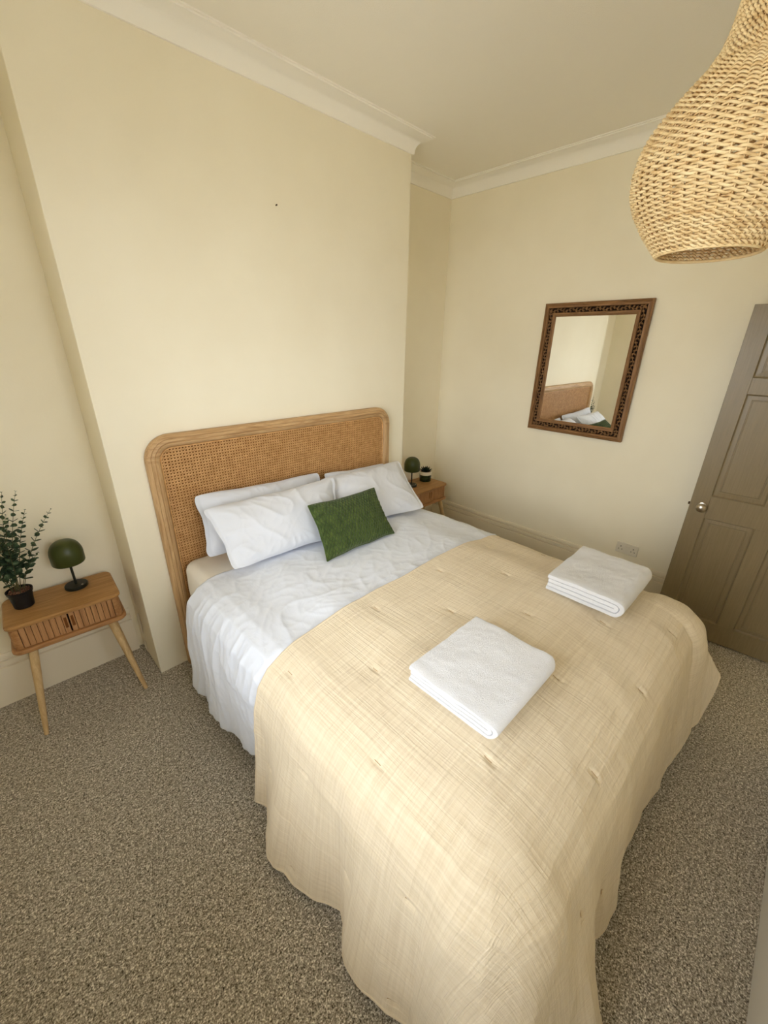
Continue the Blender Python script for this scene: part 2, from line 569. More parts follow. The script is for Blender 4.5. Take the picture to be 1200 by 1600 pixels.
# window: sash frame, glazing bars, pane
wf = thing('window_1', 'white painted sash window in the front wall', 'window')
del wf['category']; wf['kind'] = 'structure'
g = G(); yy0, yy1 = YF - .16, YF - .10
g.box(WX0, WX0 + .06, yy0, yy1, WZ0, WZ1, .004); g.box(WX1 - .06, WX1, yy0, yy1, WZ0, WZ1, .004)
g.box(WX0 + .06, WX1 - .06, yy0, yy1, WZ0, WZ0 + .07, .004); g.box(WX0 + .06, WX1 - .06, yy0, yy1, WZ1 - .06, WZ1, .004)
zm = (WZ0 + WZ1) / 2
g.box(WX0 + .06, WX1 - .06, yy0, yy1, zm - .025, zm + .025, .004)
g.build('window_frame', 'window', wf)
G().box(WX0 - .04, WX1 + .04, YF - .1, YF + .03, WZ0 - .03, WZ0 - .001, .004).build('window_sill', 'window', wf)
for z0, z1 in ((WZ0 + .07, zm - .025), (zm + .025, WZ1 - .06)):
    G().box(WX0 + .06, WX1 - .06, YF - .132, YF - .128, z0, z1).build('pane', 'glass', wf)

wf = thing('added_window_2', 'unseen white sash window added in the left wall for more light', 'window')  # unseen window, added to throw more daylight on the right wall
del wf['category']; wf['kind'] = 'structure'
g = G(); xx0, xx1 = XL - .16, XL - .10
g.box(xx0, xx1, LY0, LY0 + .06, LZ0, LZ1, .004); g.box(xx0, xx1, LY1 - .06, LY1, LZ0, LZ1, .004)
g.box(xx0, xx1, LY0 + .06, LY1 - .06, LZ0, LZ0 + .07, .004); g.box(xx0, xx1, LY0 + .06, LY1 - .06, LZ1 - .06, LZ1, .004)
zm = (LZ0 + LZ1) / 2
g.box(xx0, xx1, LY0 + .06, LY1 - .06, zm - .025, zm + .025, .004)
g.build('window_frame', 'window', wf)
G().box(XL - .1, XL + .03, LY0 - .04, LY1 + .04, LZ0 - .03, LZ0 - .001, .004).build('window_sill', 'window', wf)
for z0, z1 in ((LZ0 + .07, zm - .025), (zm + .025, LZ1 - .06)):
    G().box(XL - .132, XL - .128, LY0 + .06, LY1 - .06, z0, z1).build('pane', 'glass', wf)

# cornice: cove profile (out from wall, down from ceiling)
cov = [(0, -.088), (.010, -.088), (.012, -.080)]
for i in range(9):
    a = i / 8 * PI / 2
    cov.append((.012 + .070 * (1 - math.cos(a)), -.080 + .066 * math.sin(a)))
cov += [(.086, -.012), (.090, -.012), (.090, -.006), (.100, -.006), (.100, 0), (0, 0)]


def run_profile(prof, path, z, closed=False):
    """mitred sweep of (out, up) profile along a plan path; room on the left of travel"""
    path = np.asarray(path, float); n = len(path); rows = []
    for i in range(n):
        def nrm(a, b):
            d = b - a; d /= np.hypot(*d); return np.array([-d[1], d[0]])
        if closed or 0 < i < n - 1:
            n0 = nrm(path[i - 1], path[i]); n1 = nrm(path[i], path[(i + 1) % n])
            mvec = (n0 + n1) / (1 + n0 @ n1)
        else:
            mvec = nrm(path[0], path[1]) if i == 0 else nrm(path[-2], path[-1])
        rows.append([(path[i][0] + mvec[0] * o, path[i][1] + mvec[1] * o, z + u) for o, u in prof])
    g = G(); P = np.array(rows); g.grid(P, closed_u=closed, flip=True)
    if not closed:
        k = len(prof)
        g.f.append(tuple(range(k))); g.f.append(tuple(range((n - 1) * k, n * k))[::-1])
    return g


E_ = .0006
path = [(XL, YF), (XR, YF), (XR, YB), (BW, YB), (BW, 0), (0, 0), (0, YB), (XL, YB)]
struct(run_profile(cov, path, ZC - E_, True).build('trim_1', 'cornice', smooth=True), 'coved plaster cornice around the ceiling')
# skirting
sk = [(0, .290), (.008, .290), (.013, .284), (.015, .264), (.006, .259), (.006, .253), (.017, .250), (.020, .230), (.010, .225),
      (.010, .219), (.022, .216), (.025, .203), (.025, 0), (0, 0)]
sks = {'baseboard_right': ([(XR, YF), (XR, YB)], 'painted moulded skirting along the right wall'),
       'baseboard_alcove_right': ([(XR - .0255, YB), (BW + .001, YB)], 'painted skirting at the back of the right alcove'),
       'baseboard_alcove_left': ([(-.028, YB), (XL, YB)], 'painted moulded skirting behind the left nightstand'),
       'baseboard_left': ([(XL, YB - .0255), (XL, YF)], 'painted skirting along the left wall')}
for k, (pth, lab) in sks.items():
    struct(run_profile(sk, pth, 0).build(k, 'skirting', smooth=True), lab)
struct(G().box(XL + .0255, 1.845, YF, YF + .028, 0, .25, .003).build('baseboard_front', 'window'), 'pale skirting board under the window wall')
g = G()
g.box(DX0 - .055, DX0, YF, YF + .02, 0, DZ + .055, .003)
g.box(DX0, DX1, YF, YF + .02, DZ, DZ + .055, .003)
struct(g.build('trim_2', 'window'), 'architrave round the doorway')
# rough filler where the alcove skirting stops short of the chimney breast
rr = np.random.RandomState(3)
g = G()
for (zc_, hh, rd) in ((.235, .05, .010), (.18, .035, .008), (.05, .04, .009), (.40, .05, .005)):
    th = np.linspace(0, 2 * PI, 10, endpoint=False)
    rows = []
    for i in range(7):
        f_ = math.sin(PI * (i + .5) / 7) ** .5
        rad = rd * f_ * (1 + .35 * rr.randn(10) * .6)
        rows.append(np.c_[-rad * np.abs(np.cos(th)) - .0002, .235 + rad * np.sin(th) * 1.6, np.full(10, zc_ - hh + 2 * hh * i / 6)])
    P = np.array(rows); P = np.concatenate([P, P[:, :1]], 1)
    g.grid(P)
struct(g.build('trim_3', 'skirting', smooth='all'), 'lumps of old filler on the side of the chimney breast')

# ------------------------------------------------------------------ door (standing open, near the right wall)
door = thing('door_1', 'taupe six panel door standing open against the right wall', 'door', (2.630, -1.813, 0.010), math.radians(3.9))
del door['category']; door['kind'] = 'structure'
# local: width runs along -y, face (room side) at x=0, thickness +x
DW = .742; T = .036
st, ms = .090, .084
pw = (DW - 2 * st - ms) / 2
zr = [(0, .130), (.802, .942), (1.530, 1.615), (1.872, 1.968)]
for y0, y1 in ((-st, 0), (-DW, -DW + st)):
    G().box(0, T, y0, y1, 0, 1.968, .0015).build('stile', 'door', door)
for z0, z1 in zr:
    G().box(0, T, -DW + st, -st, z0, z1, .0012).build('rail', 'door', door)
for i in range(3):
    G().box(0, T, -st - pw - ms, -st - pw, zr[i][1], zr[i + 1][0], .0012).build('muntin', 'door', door)


def ringpanel(y0, y1, z0, z1):
    """panel field: moulding, sunk ground, raised border line"""
    def rect(i, x): return [(x, y0 + i, z0 + i), (x, y1 - i, z0 + i), (x, y1 - i, z1 - i), (x, y0 + i, z1 - i)]
    lv = [(0, .004), (.004, .012), (.008, .014), (.028, .0125), (.030, .0095), (.034, .0095), (.036, .0125)]
    v = []; f = []
    for k, (i, x) in enumerate(lv):
        v += rect(i, x)
        if k:
            for c in range(4):
                d = (c + 1) % 4
                f.append(((k - 1) * 4 + c, (k - 1) * 4 + d, k * 4 + d, k * 4 + c))
    b = (len(lv) - 1) * 4
    f.append((b, b + 1, b + 2, b + 3))
    n0 = len(v)
    v += rect(0, T - .006); f.append((n0 + 3, n0 + 2, n0 + 1, n0))
    f2 = [q[::-1] for q in f]
    return G().add(v, f2)


for i in range(3):
    for y1 in (-st, -st - pw - ms):
        ringpanel(y1 - pw, y1, zr[i][1], zr[i + 1][0]).build('panel', 'door', door)
kz = .872
prof = [(.022, 0), (.022, .003), (.011, .006), (.009, .022), (.013, .028), (.022, .034), (.0265, .042), (.0262, .049), (.021, .056), (.010, .060), (.001, .061)]
g = G().lathe(prof, 28)
for vv in g.v:
    x = -vv[:, 2].copy(); vv[:, 2] = vv[:, 0]; vv[:, 0] = x
kn = g.build('door_knob', 'nickel', door, smooth=True, loc=(0, -.062, kz))
kn['label'] = 'round brushed nickel knob'
G().box(.010, .022, 0, .010, kz - .008, kz + .008, .002).build('latch', 'dark_metal', door)
for zz in (.25, 1.0, 1.75):
    G().tube([(T + .004, -DW - .004, zz - .04), (T + .004, -DW - .004, zz + .04)], .006, 10).build('hinge', 'nickel', door, smooth=True)

# ------------------------------------------------------------------ twin socket
so = thing('power_socket', 'white twin power socket low on the right wall', 'power socket', (XR - .0005, -1.516, .386))
G().box(-.009, 0, -.073, .073, -.043, .043, .003).build('face_plate', 'plastic', so)
for s_ in (-1, 1):
    for (dy, dz, w, h_) in ((0, .010, .0035, .006), (-.011, -.012, .0045, .003), (.011, -.012, .0045, .003)):
        G().box(-.0095, -.0085, s_ * .042 + dy - w / 2 - .001, s_ * .042 + dy + w / 2 + .001, dz - h_ / 2 - .001, dz + h_ / 2 + .001).build('pin_hole', 'hole', so)
    G().box(-.0125, -.0085, s_ * .012 - .006, s_ * .012 + .006, .010, .027, .0015).build('switch', 'plastic', so)

# ------------------------------------------------------------------ bed
bed = thing('bed', 'double bed with a rounded oak and cane headboard against the chimney breast', 'bed', (0, 0, 0))
HX0, HX1, HZ = .146, 1.777, 1.345
HY0, HY1 = -.050, -.006
FWd = .062; R1 = .125


def arch(off, n=14):
    """open path down-left, over, down-right (x, z)"""
    x0, x1, z1, r = HX0 + off, HX1 - off, HZ - off, max(R1 - off, .02)
    p = [(x0, 0.0)]
    for i in range(n + 1):
        a = PI - i * PI / 2 / n
        p.append((x0 + r + r * math.cos(a), z1 - r + r * math.sin(a)))
    for i in range(n + 1):
        a = PI / 2 - i * PI / 2 / n
        p.append((x1 - r + r * math.cos(a), z1 - r + r * math.sin(a)))
    p.append((x1, 0.0))
    return np.array(p)


# frame cross-section: (inward offset, y) with three reeds on the face
sec = [(0, HY1), (0, HY0 + .016), (.003, HY0 + .009), (.009, HY0 + .004), (.017, HY0 + .0015), (.0205, HY0 + .005), (.024, HY0 + .0015),
       (.034, HY0), (.0375, HY0 + .0045), (.041, HY0), (.052, HY0 + .002), (.059, HY0 + .008), (FWd, HY0 + .016), (FWd, HY1)]


def sweep_part(i0, i1):
    rows = []
    for off, y in sec:
        a = arch(off)
        rows.append([(x, y, z) for x, z in a[i0:i1 + 1]])
    P = np.array(rows)
    g = G(); g.grid(P, closed_u=True)
    n_, b_ = P.shape[:2]
    g.f.append(tuple(k * b_ for k in range(n_))); g.f.append(tuple(k * b_ + b_ - 1 for k in range(n_))[::-1])
    return g


def shrink(g, d=0.0004): return g
sweep_part(0, 1).build('headboard_post', 'oak_z', bed, smooth=True)
sweep_part(1, 15).build('headboard_corner', 'oak_x', bed, smooth=True)
sweep_part(15, 16).build('headboard_rail', 'oak_x', bed, smooth=True)
sweep_part(16, 30).build('headboard_corner', 'oak_x', bed, smooth=True)
sweep_part(30, 31).build('headboard_post', 'oak_z', bed, smooth=True)
G().prism([(HX0 + FWd - .002, .28), (HX1 - FWd + .002, .28), (HX1 - FWd + .002, .34), (HX0 + FWd - .002, .34)], HY0 + .008, HY1, axis=1).build('headboard_rail', 'oak_x', bed)
a = arch(FWd - .0); a = a[1:-1]
tp = [(x, HY0 + .017, z) for x, z in arch(FWd + .004)[1:-1]]
tp = [(tp[0][0], tp[0][1], .34)] + tp + [(tp[-1][0], tp[-1][1], .34)]
G().tube(tp, .0042, 6, up=(0, 1, 0)).build('cane_bead', 'cane', bed, smooth=True)
poly = [(x, z) for x, z in arch(FWd - .004)]
poly[0] = (poly[0][0], .30); poly[-1] = (poly[-1][0], .30)
G().prism(poly, HY0 + .030, HY0 + .034, axis=1).build('backing_board', 'cane_back', bed)
# cane webbing: paired verticals and horizontals with crossing diagonals, clipped to the opening
g = G()
PX, wd = .0152, .0021
cx0, cx1, cz0, cz1, cr = HX0 + FWd - .003, HX1 - FWd + .003, .32, HZ - FWd + .003, R1 - FWd + .003


def inside_span_v(x):
    z1 = cz1
    for cx in (cx0 + cr, cx1 - cr):
        if (cx < cx0 + cr + 1e-6 and x < cx) or (cx > cx1 - cr - 1e-6 and x > cx):
            z1 = cz1 - cr + math.sqrt(max(cr * cr - (x - cx) ** 2, 0))
    return cz0, z1


def strip(p0, p1, y, w=wd, t=.0010):
    d = np.array([p1[0] - p0[0], p1[1] - p0[1]]); L = np.hypot(*d)
    if L < .01: return
    d /= L; n = np.array([-d[1], d[0]]) * w / 2
    v = []
    for q in (p0, p1):
        for s_ in (-1, 1):
            for yy in (y - t / 2, y + t / 2):
                v.append((q[0] + s_ * n[0], yy, q[1] + s_ * n[1]))
    g.add(v, [(0, 2, 3, 1), (4, 5, 7, 6), (0, 4, 6, 2), (1, 3, 7, 5), (0, 1, 5, 4), (2, 6, 7, 3)])


yc = HY0 + .022
nx_ = int((cx1 - cx0) / PX)
for i in range(nx_ + 1):
    for s_ in (-.0019, .0019):
        x = cx0 + i * PX + s_ + .004
        if cx0 < x < cx1:
            z0, z1 = inside_span_v(x)
            strip((x, z0), (x, z1), yc)
for i in range(int((cz1 - cz0) / PX) + 1):
    for s_ in (-.0019, .0019):
        z = cz1 - i * PX + s_ - .006
        if z > cz1 - .001: continue
        dx = 0
        if z > cz1 - cr: dx = cr - math.sqrt(max(cr * cr - (z - (cz1 - cr)) ** 2, 0))
        strip((cx0 + dx, z), (cx1 - dx, z), yc - .0012)


def inside(x, z):
    if not (cx0 < x < cx1 and cz0 < z < cz1): return False
    if z > cz1 - cr and (x < cx0 + cr or x > cx1 - cr):
        cx = cx0 + cr if x < cx0 + cr else cx1 - cr
        return (x - cx) ** 2 + (z - cz1 + cr) ** 2 < cr * cr
    return True


for sgn in (1, -1):
    lo = cx0 - (cz1 - cz0)
    k = 0
    while lo + k * PX < cx1 + (cz1 - cz0):
        xs = lo + k * PX + (.004 if sgn > 0 else .0116)
        ss = np.arange(0, cz1 - cz0, .006)
        pts = [(xs + (s_ if sgn > 0 else (cz1 - cz0) - s_) - 0, cz0 + s_) for s_ in ss]
        ins = [p for p in pts if inside(*p)]
        if len(ins) > 2: strip(ins[0], ins[-1], yc - .0024 - (.0010 if sgn > 0 else 0), .0024)
        k += 1
o = g.build('cane_webbing', 'cane', bed); o['kind'] = 'stuff'
# base and feet
G().prism(rrect(.215, 1.690, -1.96, -.052, .04), .14, .405, ch=.006).build('bed_base', 'base_fabric', bed, smooth=True)
for x in (.30, 1.62):
    for y in (-1.94, -.14):
        G().lathe([(.018, 0), (.022, .01), (.028, .145)], 16, (x, y, 0)).build('foot', 'dark_metal', bed, smooth=True)
# mattress in a fitted sheet
n = 40
prof = [(.030, .408), (.008, .418), (0, .440), (-.004, .53), (0, .636), (.006, .655), (.020, .669), (.045, .675)]
rows = []
for off, z in prof:
    rows.append([(x, y, z + .002 * math.sin(9 * x + 7 * y)) for x, y in rrect(.203 + off, 1.700 - off, -1.972 + off, -.055 - off, max(.07 - off, .02), 8)])
P = np.array(rows); P = np.concatenate([P, P[:, :1]], 1)
g = G(); g.grid(P)
nb = P.shape[1]
g.f.append(tuple((len(prof) - 1) * nb + k for k in range(nb - 1))[::-1]); g.f.append(tuple(range(nb - 1)))
tag(g.build('mattress', 'sheet', smooth=True), 'mattress in a plain cream fitted sheet, showing at the head end of the bed', 'mattress')

# ------------------------------------------------------------------ draped bedding
RX0, RX1, RYF = .33, 1.58, -1.87
SH_O = np.array([0, .06, .116, .172, .217, .240])
SH_Z = np.array([0, -.006, -.022, -.051, -.112, -.200])
SH_E = np.concatenate([[0], np.cumsum(np.hypot(np.diff(SH_O), np.diff(SH_Z)))])


def interp_wave(x, tab):
    tab = sorted(tab)
    return np.interp(x, [t[0] for t in tab], [t[1] for t in tab])


def drape(xs, ys, left, foot, right, cl, cr, ztop, inset=0.0, Ll=.80, Lf=.80, Lr=.60, shz=None):
    SH_Z = np.array([0, -.006, -.022, -.051, -.112, -.200]) if shz is None else np.array(shz)
    SH_E = np.concatenate([[0], np.cumsum(np.hypot(np.diff(SH_O), np.diff(SH_Z)))])
    """xs, ys: cloth coordinates (metres).  left/foot/right: tables pos -> (out, z); cl/cr corner tables phi -> (out, z)"""
    X, Y = np.meshgrid(xs, ys, indexing='ij')
    dl = np.clip(RX0 - X, 0, None) / Ll; dr = np.clip(X - RX1, 0, None) / Lr; df = np.clip(RYF - Y, 0, None) / Lf
    ds = np.maximum(dl, dr)
    e = (ds ** 5 + df ** 5) ** .2
    sgn = np.where(X < (RX0 + RX1) / 2, -1.0, 1.0)
    phi = np.arctan2(df, ds + 1e-9)
    phi = np.where(e <= 0, 0, phi)
    bx = np.clip(X, RX0, RX1); by = np.clip(Y, RYF, None)
    nx = sgn * np.cos(phi); ny = -np.sin(phi)

    def tab(t, x, k): return np.interp(x, *[np.array(a) for a in zip(*sorted((q[0], q[k]) for q in t))])
    isl = sgn < 0
    side = (ds > 0) & (df <= 0); ft = (df > 0) & (ds <= 0); co_ = (ds > 0) & (df > 0)
    ho = np.zeros_like(X); hz = np.zeros_like(X)
    for k, arr in ((1, ho), (2, hz)):
        arr[...] = np.where(side & isl, tab(left, by, k), arr)
        arr[...] = np.where(side & ~isl, tab(right, by, k), arr)
        arr[...] = np.where(ft, tab(foot, bx, k), arr)
        arr[...] = np.where(co_ & isl, tab(cl, phi, k), arr)
        arr[...] = np.where(co_ & ~isl, tab(cr, phi, k), arr)
    zt = ztop(np.clip(X, RX0, RX1), np.clip(Y, RYF, None))
    kk = 1 + np.where(co_, np.sin(2 * phi), 0) * np.where(isl, .12, .36)
    Lt = SH_E[-1]
    # lower length along the drop
    zsh = zt + SH_Z[-1]
    low = np.hypot(ho - SH_O[-1] * kk, zsh - hz)
    tot = Lt + low
    s = e * tot
    o = np.interp(s, SH_E, SH_O) * kk; dz = np.interp(s, SH_E, SH_Z)
    g_ = np.clip((s - Lt) / np.maximum(low, 1e-6), 0, None)
    g = np.where(isl, np.clip(g_, 0, 1), g_)
    g2 = g_ ** 1.15
    o = np.where(s > Lt, SH_O[-1] * kk + (ho - SH_O[-1] * kk) * g2, o)
    z = np.where(s > Lt, zsh + (hz - zsh) * g, zt + dz)
    o = np.where(e > 0, o - inset * sstep(0, .1, s), 0)
    # soften the rim kink with a wide roll
    P = np.stack([bx + nx * o, by + ny * o, z], -1)
    return P, X, Y, e, s, phi


# ---- white duvet
def ztop_duvet(x, y):
    d = np.minimum(np.minimum(x - RX0, RX1 - x), y - RYF)
    return .704 + .032 * sstep(-.02, .22, d) - .010 * sstep(-.62, -.36, y)


dl_ = [(-.34, .275, .115), (-.40, .262, .10), (-.46, .243, .10), (-.52, .262, .10), (-.60, .270, .09), (-.68, .262, .09), (-.72, .240, .09), (-.78, .236, .09), (-.84, .232, .09), (-.90, .214, .09), (-1.0, .20, .10), (-1.3, .20, .12), (-1.9, .20, .14)]
df_ = [(.3, .19, .16), (1.5, .19, .16)]
drr = [(-.34, .23, .26), (-.9, .22, .28), (-1.9, .2, .3)]
c1 = [(0, .20, .14), (PI / 2, .19, .16)]; c2 = [(0, .2, .3), (PI / 2, .19, .16)]
xs = np.concatenate([RX0 - .80 * np.linspace(1, 0, 130)[:-1], np.linspace(RX0, RX1, 200), RX1 + .6 * np.linspace(0, 1, 60)[1:]])
ys = np.concatenate([RYF - .8 * np.linspace(1, 0, 24)[:-1], np.linspace(RYF, -1.15, 40)[:-1], np.linspace(-1.15, -.345, 150)])
P, X, Y, e, s, phi = drape(xs, ys, dl_, df_, drr, c1, c2, ztop_duvet, inset=.012, shz=(0, -.001, -.006, -.028, -.095, -.2))
N = normals(P); N *= np.sign(N[len(xs) // 2, -10, 2])
top = 1 - sstep(0, .12, s)
wx = X + .06 * pn(X * 4, Y * 4, 1); wy = Y + .06 * pn(X * 4 + 9, Y * 4, 2)
hgt = .006 * pn(wx * 4, wy * 5, 3) + .003 * ridge(wx * 6 + wy * 2, wy * 7 - wx * 2, 4, 3) * sstep(-.2, .3, pn(X * 2, Y * 2, 8) + .2)
hgt += .0014 * ridge(wx * 11 + 4 * wy, wy * 13, 5, 3)
hgt += .0035 * ridge(wx * 7 - wy * 7, (wx + wy) * 2.2, 14, 3) * sstep(-.45, -.9, Y) + .0
side_ = sstep(.05, .25, s) * (X < .8)
hgt += side_ * (.011 * ridge(Y * 9 + .5 * pn(X * 3, Y * 3, 9), X * 1.6, 6, 2.5) + .007 * pn(Y * 15, X * 2.5, 7) + .004 * ridge(Y * 22 + pn(X * 4, Y * 4, 10), X * 2.5, 11, 2)) * np.clip(s / .4, 0, 1)
hid = sstep(-1.02, -1.12, Y)
hgt *= (1 - hid)
# buckled head edge
edge = np.exp(-((Y + .345) / .02) ** 2)
P = P + N * (hgt - .034 * hid)[..., None]
# head edge dips towards the mattress on the left side and sways
sway = .035 * pn(X * 5, X * 0 + .3, 12) * sstep(-.6, -.36, Y)
P[..., 1] += sway - .015 * sstep(.35, .18, X) * sstep(-.7, -.36, Y) * top + 0
P[..., 2] = np.maximum(P[..., 2], .015)
duv = grid_mesh('duvet', P, np.stack([X, Y], -1), 'cotton')
md = duv.modifiers.new('thickness', 'SOLIDIFY'); md.thickness = .012; md.offset = -1 if N[len(xs) // 2, 100, 2] * 1 > 0 else -1
tag(duv, 'rumpled white cotton duvet hanging over the left side of the bed', 'duvet')


# ---- beige coverlet
def ztop_cov(x, y):
    d = np.minimum(np.minimum(x - RX0, RX1 - x), y - RYF)
    return .712 + .040 * sstep(-.02, .24, d)


ZH = .035
L_ = [(-1.03, .296), (-1.10, .268), (-1.163, .296), (-1.244, .350), (-1.293, .348), (-1.327, .331), (-1.391, .328), (-1.458, .300), (-1.50, .272),
      (-1.55, .250), (-1.586, .262), (-1.637, .308), (-1.676, .320), (-1.729, .322), (-1.80, .301), (-1.87, .276)]
cl_left = [(y, o, ZH + (.02 if y > -1.2 else 0)) for y, o in L_]
F_ = [(1.58, .317), (1.41, .300), (1.24, .292), (1.14, .273), (.98, .273), (.84, .279), (.755, .306), (.68, .298), (.62, .298), (.585, .280), (.52, .303), (.48, .336), (.43, .371), (.38, .385), (.33, .36)]
cl_foot = [(x, o, ZH + .01 + .05 * max(0, x - 1.2) / .33) for x, o in F_]
cl_right = [(-1.03, .25, .36), (-1.3, .27, .34), (-1.45, .25, .35), (-1.65, .28, .33), (-1.87, .26, .33)]
cc_l = [(0, .276, ZH), (.3, .30, ZH), (.55, .38, ZH), (.8, .43, ZH), (1.0, .40, ZH), (1.2, .34, ZH), (1.4, .34, ZH), (PI / 2, .36, ZH + .01)]
cc_r = [(0, .26, .33), (.35, .29, .34), (.7, .37, .33), (.98, .415, .36), (1.06, .40, .27), (1.14, .37, .13), (1.3, .33, .11), (PI / 2, .317, .095)]
st_ = .0062
xs = np.concatenate([np.arange(RX0 - .84, RX0, st_), np.arange(RX0, RX1, st_), np.arange(RX1, RX1 + .62, st_ * 1.3)])
ys = np.arange(RYF - .84, -1.05 + st_, st_)
P, X, Y, e, s, phi = drape(xs, ys, cl_left, cl_foot, cl_right, cc_l, cc_r, ztop_cov, Ll=.84, Lf=.84, Lr=.62)
# wavy head edge rounding
N = normals(P); N *= np.sign(N[len(xs) // 2, -10, 2])
hgt = .008 * pn(X * 3.2, Y * 3.2, 21) + .003 * pn(X * 9, Y * 9, 22)
wx = X + .03 * pn(X * 6, Y * 6, 23)
inn = sstep(0, .25, s)
isleft = X < .9
dropc = np.where(df_ is None, 0, 0)
inc = (X < RX0) | (X > RX1); infoot = Y < RYF
lefth = X < (RX0 + RX1) / 2
T1 = RYF - .6 - (RX1 - RX0)
ph_ = np.where(inc & infoot, phi, 0)
across = np.where(lefth, np.where(inc & infoot, RYF - ph_ / (PI / 2) * .6, np.where(infoot, RYF - .6 - (X - RX0), Y)),
                  np.where(inc & infoot, T1 - (1 - ph_ / (PI / 2)) * .6, np.where(infoot, RYF - .6 - (X - RX0), T1 - .6 - (Y - RYF))))
along = s
hgt += inn * (.006 * ridge(across * 5 + .6 * pn(X * 3, Y * 3, 26), along * 1.2, 24, 2.2) + .003 * pn(across * 14, along * 2, 25)) * np.clip(s / .45, 0, 1)
hgt += inn * .0015 * ridge(across * 26 + pn(X * 5, Y * 5, 27), along * 3, 28, 1.5) * np.clip((s - .25) / .4, 0, 1)
hgt += .0018 * ridge(X * 3.3 - Y * 3.1, (X + Y) * 1.4, 29, 4) * sstep(.1, .5, pn(X * 1.7, Y * 1.7, 30) + .3)
tufts = []
dim = np.zeros_like(X)
for r_ in range(-1, 9):
    for k in range(-3, 6):
        tx = (.18 if r_ % 2 == 0 else .395) + .43 * k; ty = -1.14 - .2275 * r_
        if not (xs[0] + .04 < tx < xs[-1] - .04 and ys[0] + .04 < ty < ys[-1] - .03): continue
        i0, i1 = np.searchsorted(xs, (tx - .16, tx + .16)); j0, j1 = np.searchsorted(ys, (ty - .16, ty + .16))
        dx = X[i0:i1, j0:j1] - tx; dy = Y[i0:i1, j0:j1] - ty
        if (tx < RX0 or tx > RX1) and ty < RYF - .1: continue
        q = -.005 * np.exp(-(dx ** 2 / .05 ** 2 + dy ** 2 / .07 ** 2)) \
            - .007 * np.exp(-(dx / .0065) ** 2 - (dy / .021) ** 4) \
            + .0018 * np.exp(-((np.abs(dx) - .016) / .009) ** 2 - (dy / .02) ** 2)
        dim[i0:i1, j0:j1] += q
        tufts.append((tx, ty))
# puffs between tufts
hgt += dim
P = P + N * (hgt + .004)[..., None]
# thin out and roll the head edge down onto the duvet
he = np.exp(-((Y - ys[-1]) / .012) ** 2)
P[..., 1] += .010 * pn(X * 4, X * 0 + 2.2, 31) * sstep(-1.3, -1.06, Y)
P[..., 2] = np.maximum(P[..., 2], .012)
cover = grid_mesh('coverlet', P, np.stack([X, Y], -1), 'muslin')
md = cover.modifiers.new('thickness', 'SOLIDIFY'); md.thickness = .012; md.offset = -1
tag(cover, 'beige crinkled muslin coverlet with small tufts over the lower half of the bed', 'coverlet')
NC = normals(P); NC *= np.sign(NC[len(xs) // 2, -10, 2])
# stitched hem following the edge (part)
border = np.concatenate([P[0, ::-1] + NC[0, ::-1] * -.004, P[1:, 0] + NC[1:, 0] * -.004, P[-1, 1:] + NC[-1, 1:] * -.004])
G().tube(border[::3], .0068, 6).build('hem', 'muslin', cover, smooth='all')
G().tube((P[::3, -1] + NC[::3, -1] * -.005), .0072, 6).build('hem', 'muslin', cover, smooth='all')
for tx, ty in tufts:
    i = np.searchsorted(xs, tx); j = np.searchsorted(ys, ty)
    js = [max(0, min(len(ys) - 1, j + d)) for d in (-2, -1, 0, 1, 2)]
    G().tube([P[i, q] + NC[i, q] * .0012 for q in js], .0010, 5).build('tuft', 'thread', cover)


def cov_z(x, y):
    k = np.argmin((P[..., 0] - x) ** 2 + (P[..., 1] - y) ** 2)
    return P.reshape(-1, 3)[k, 2]


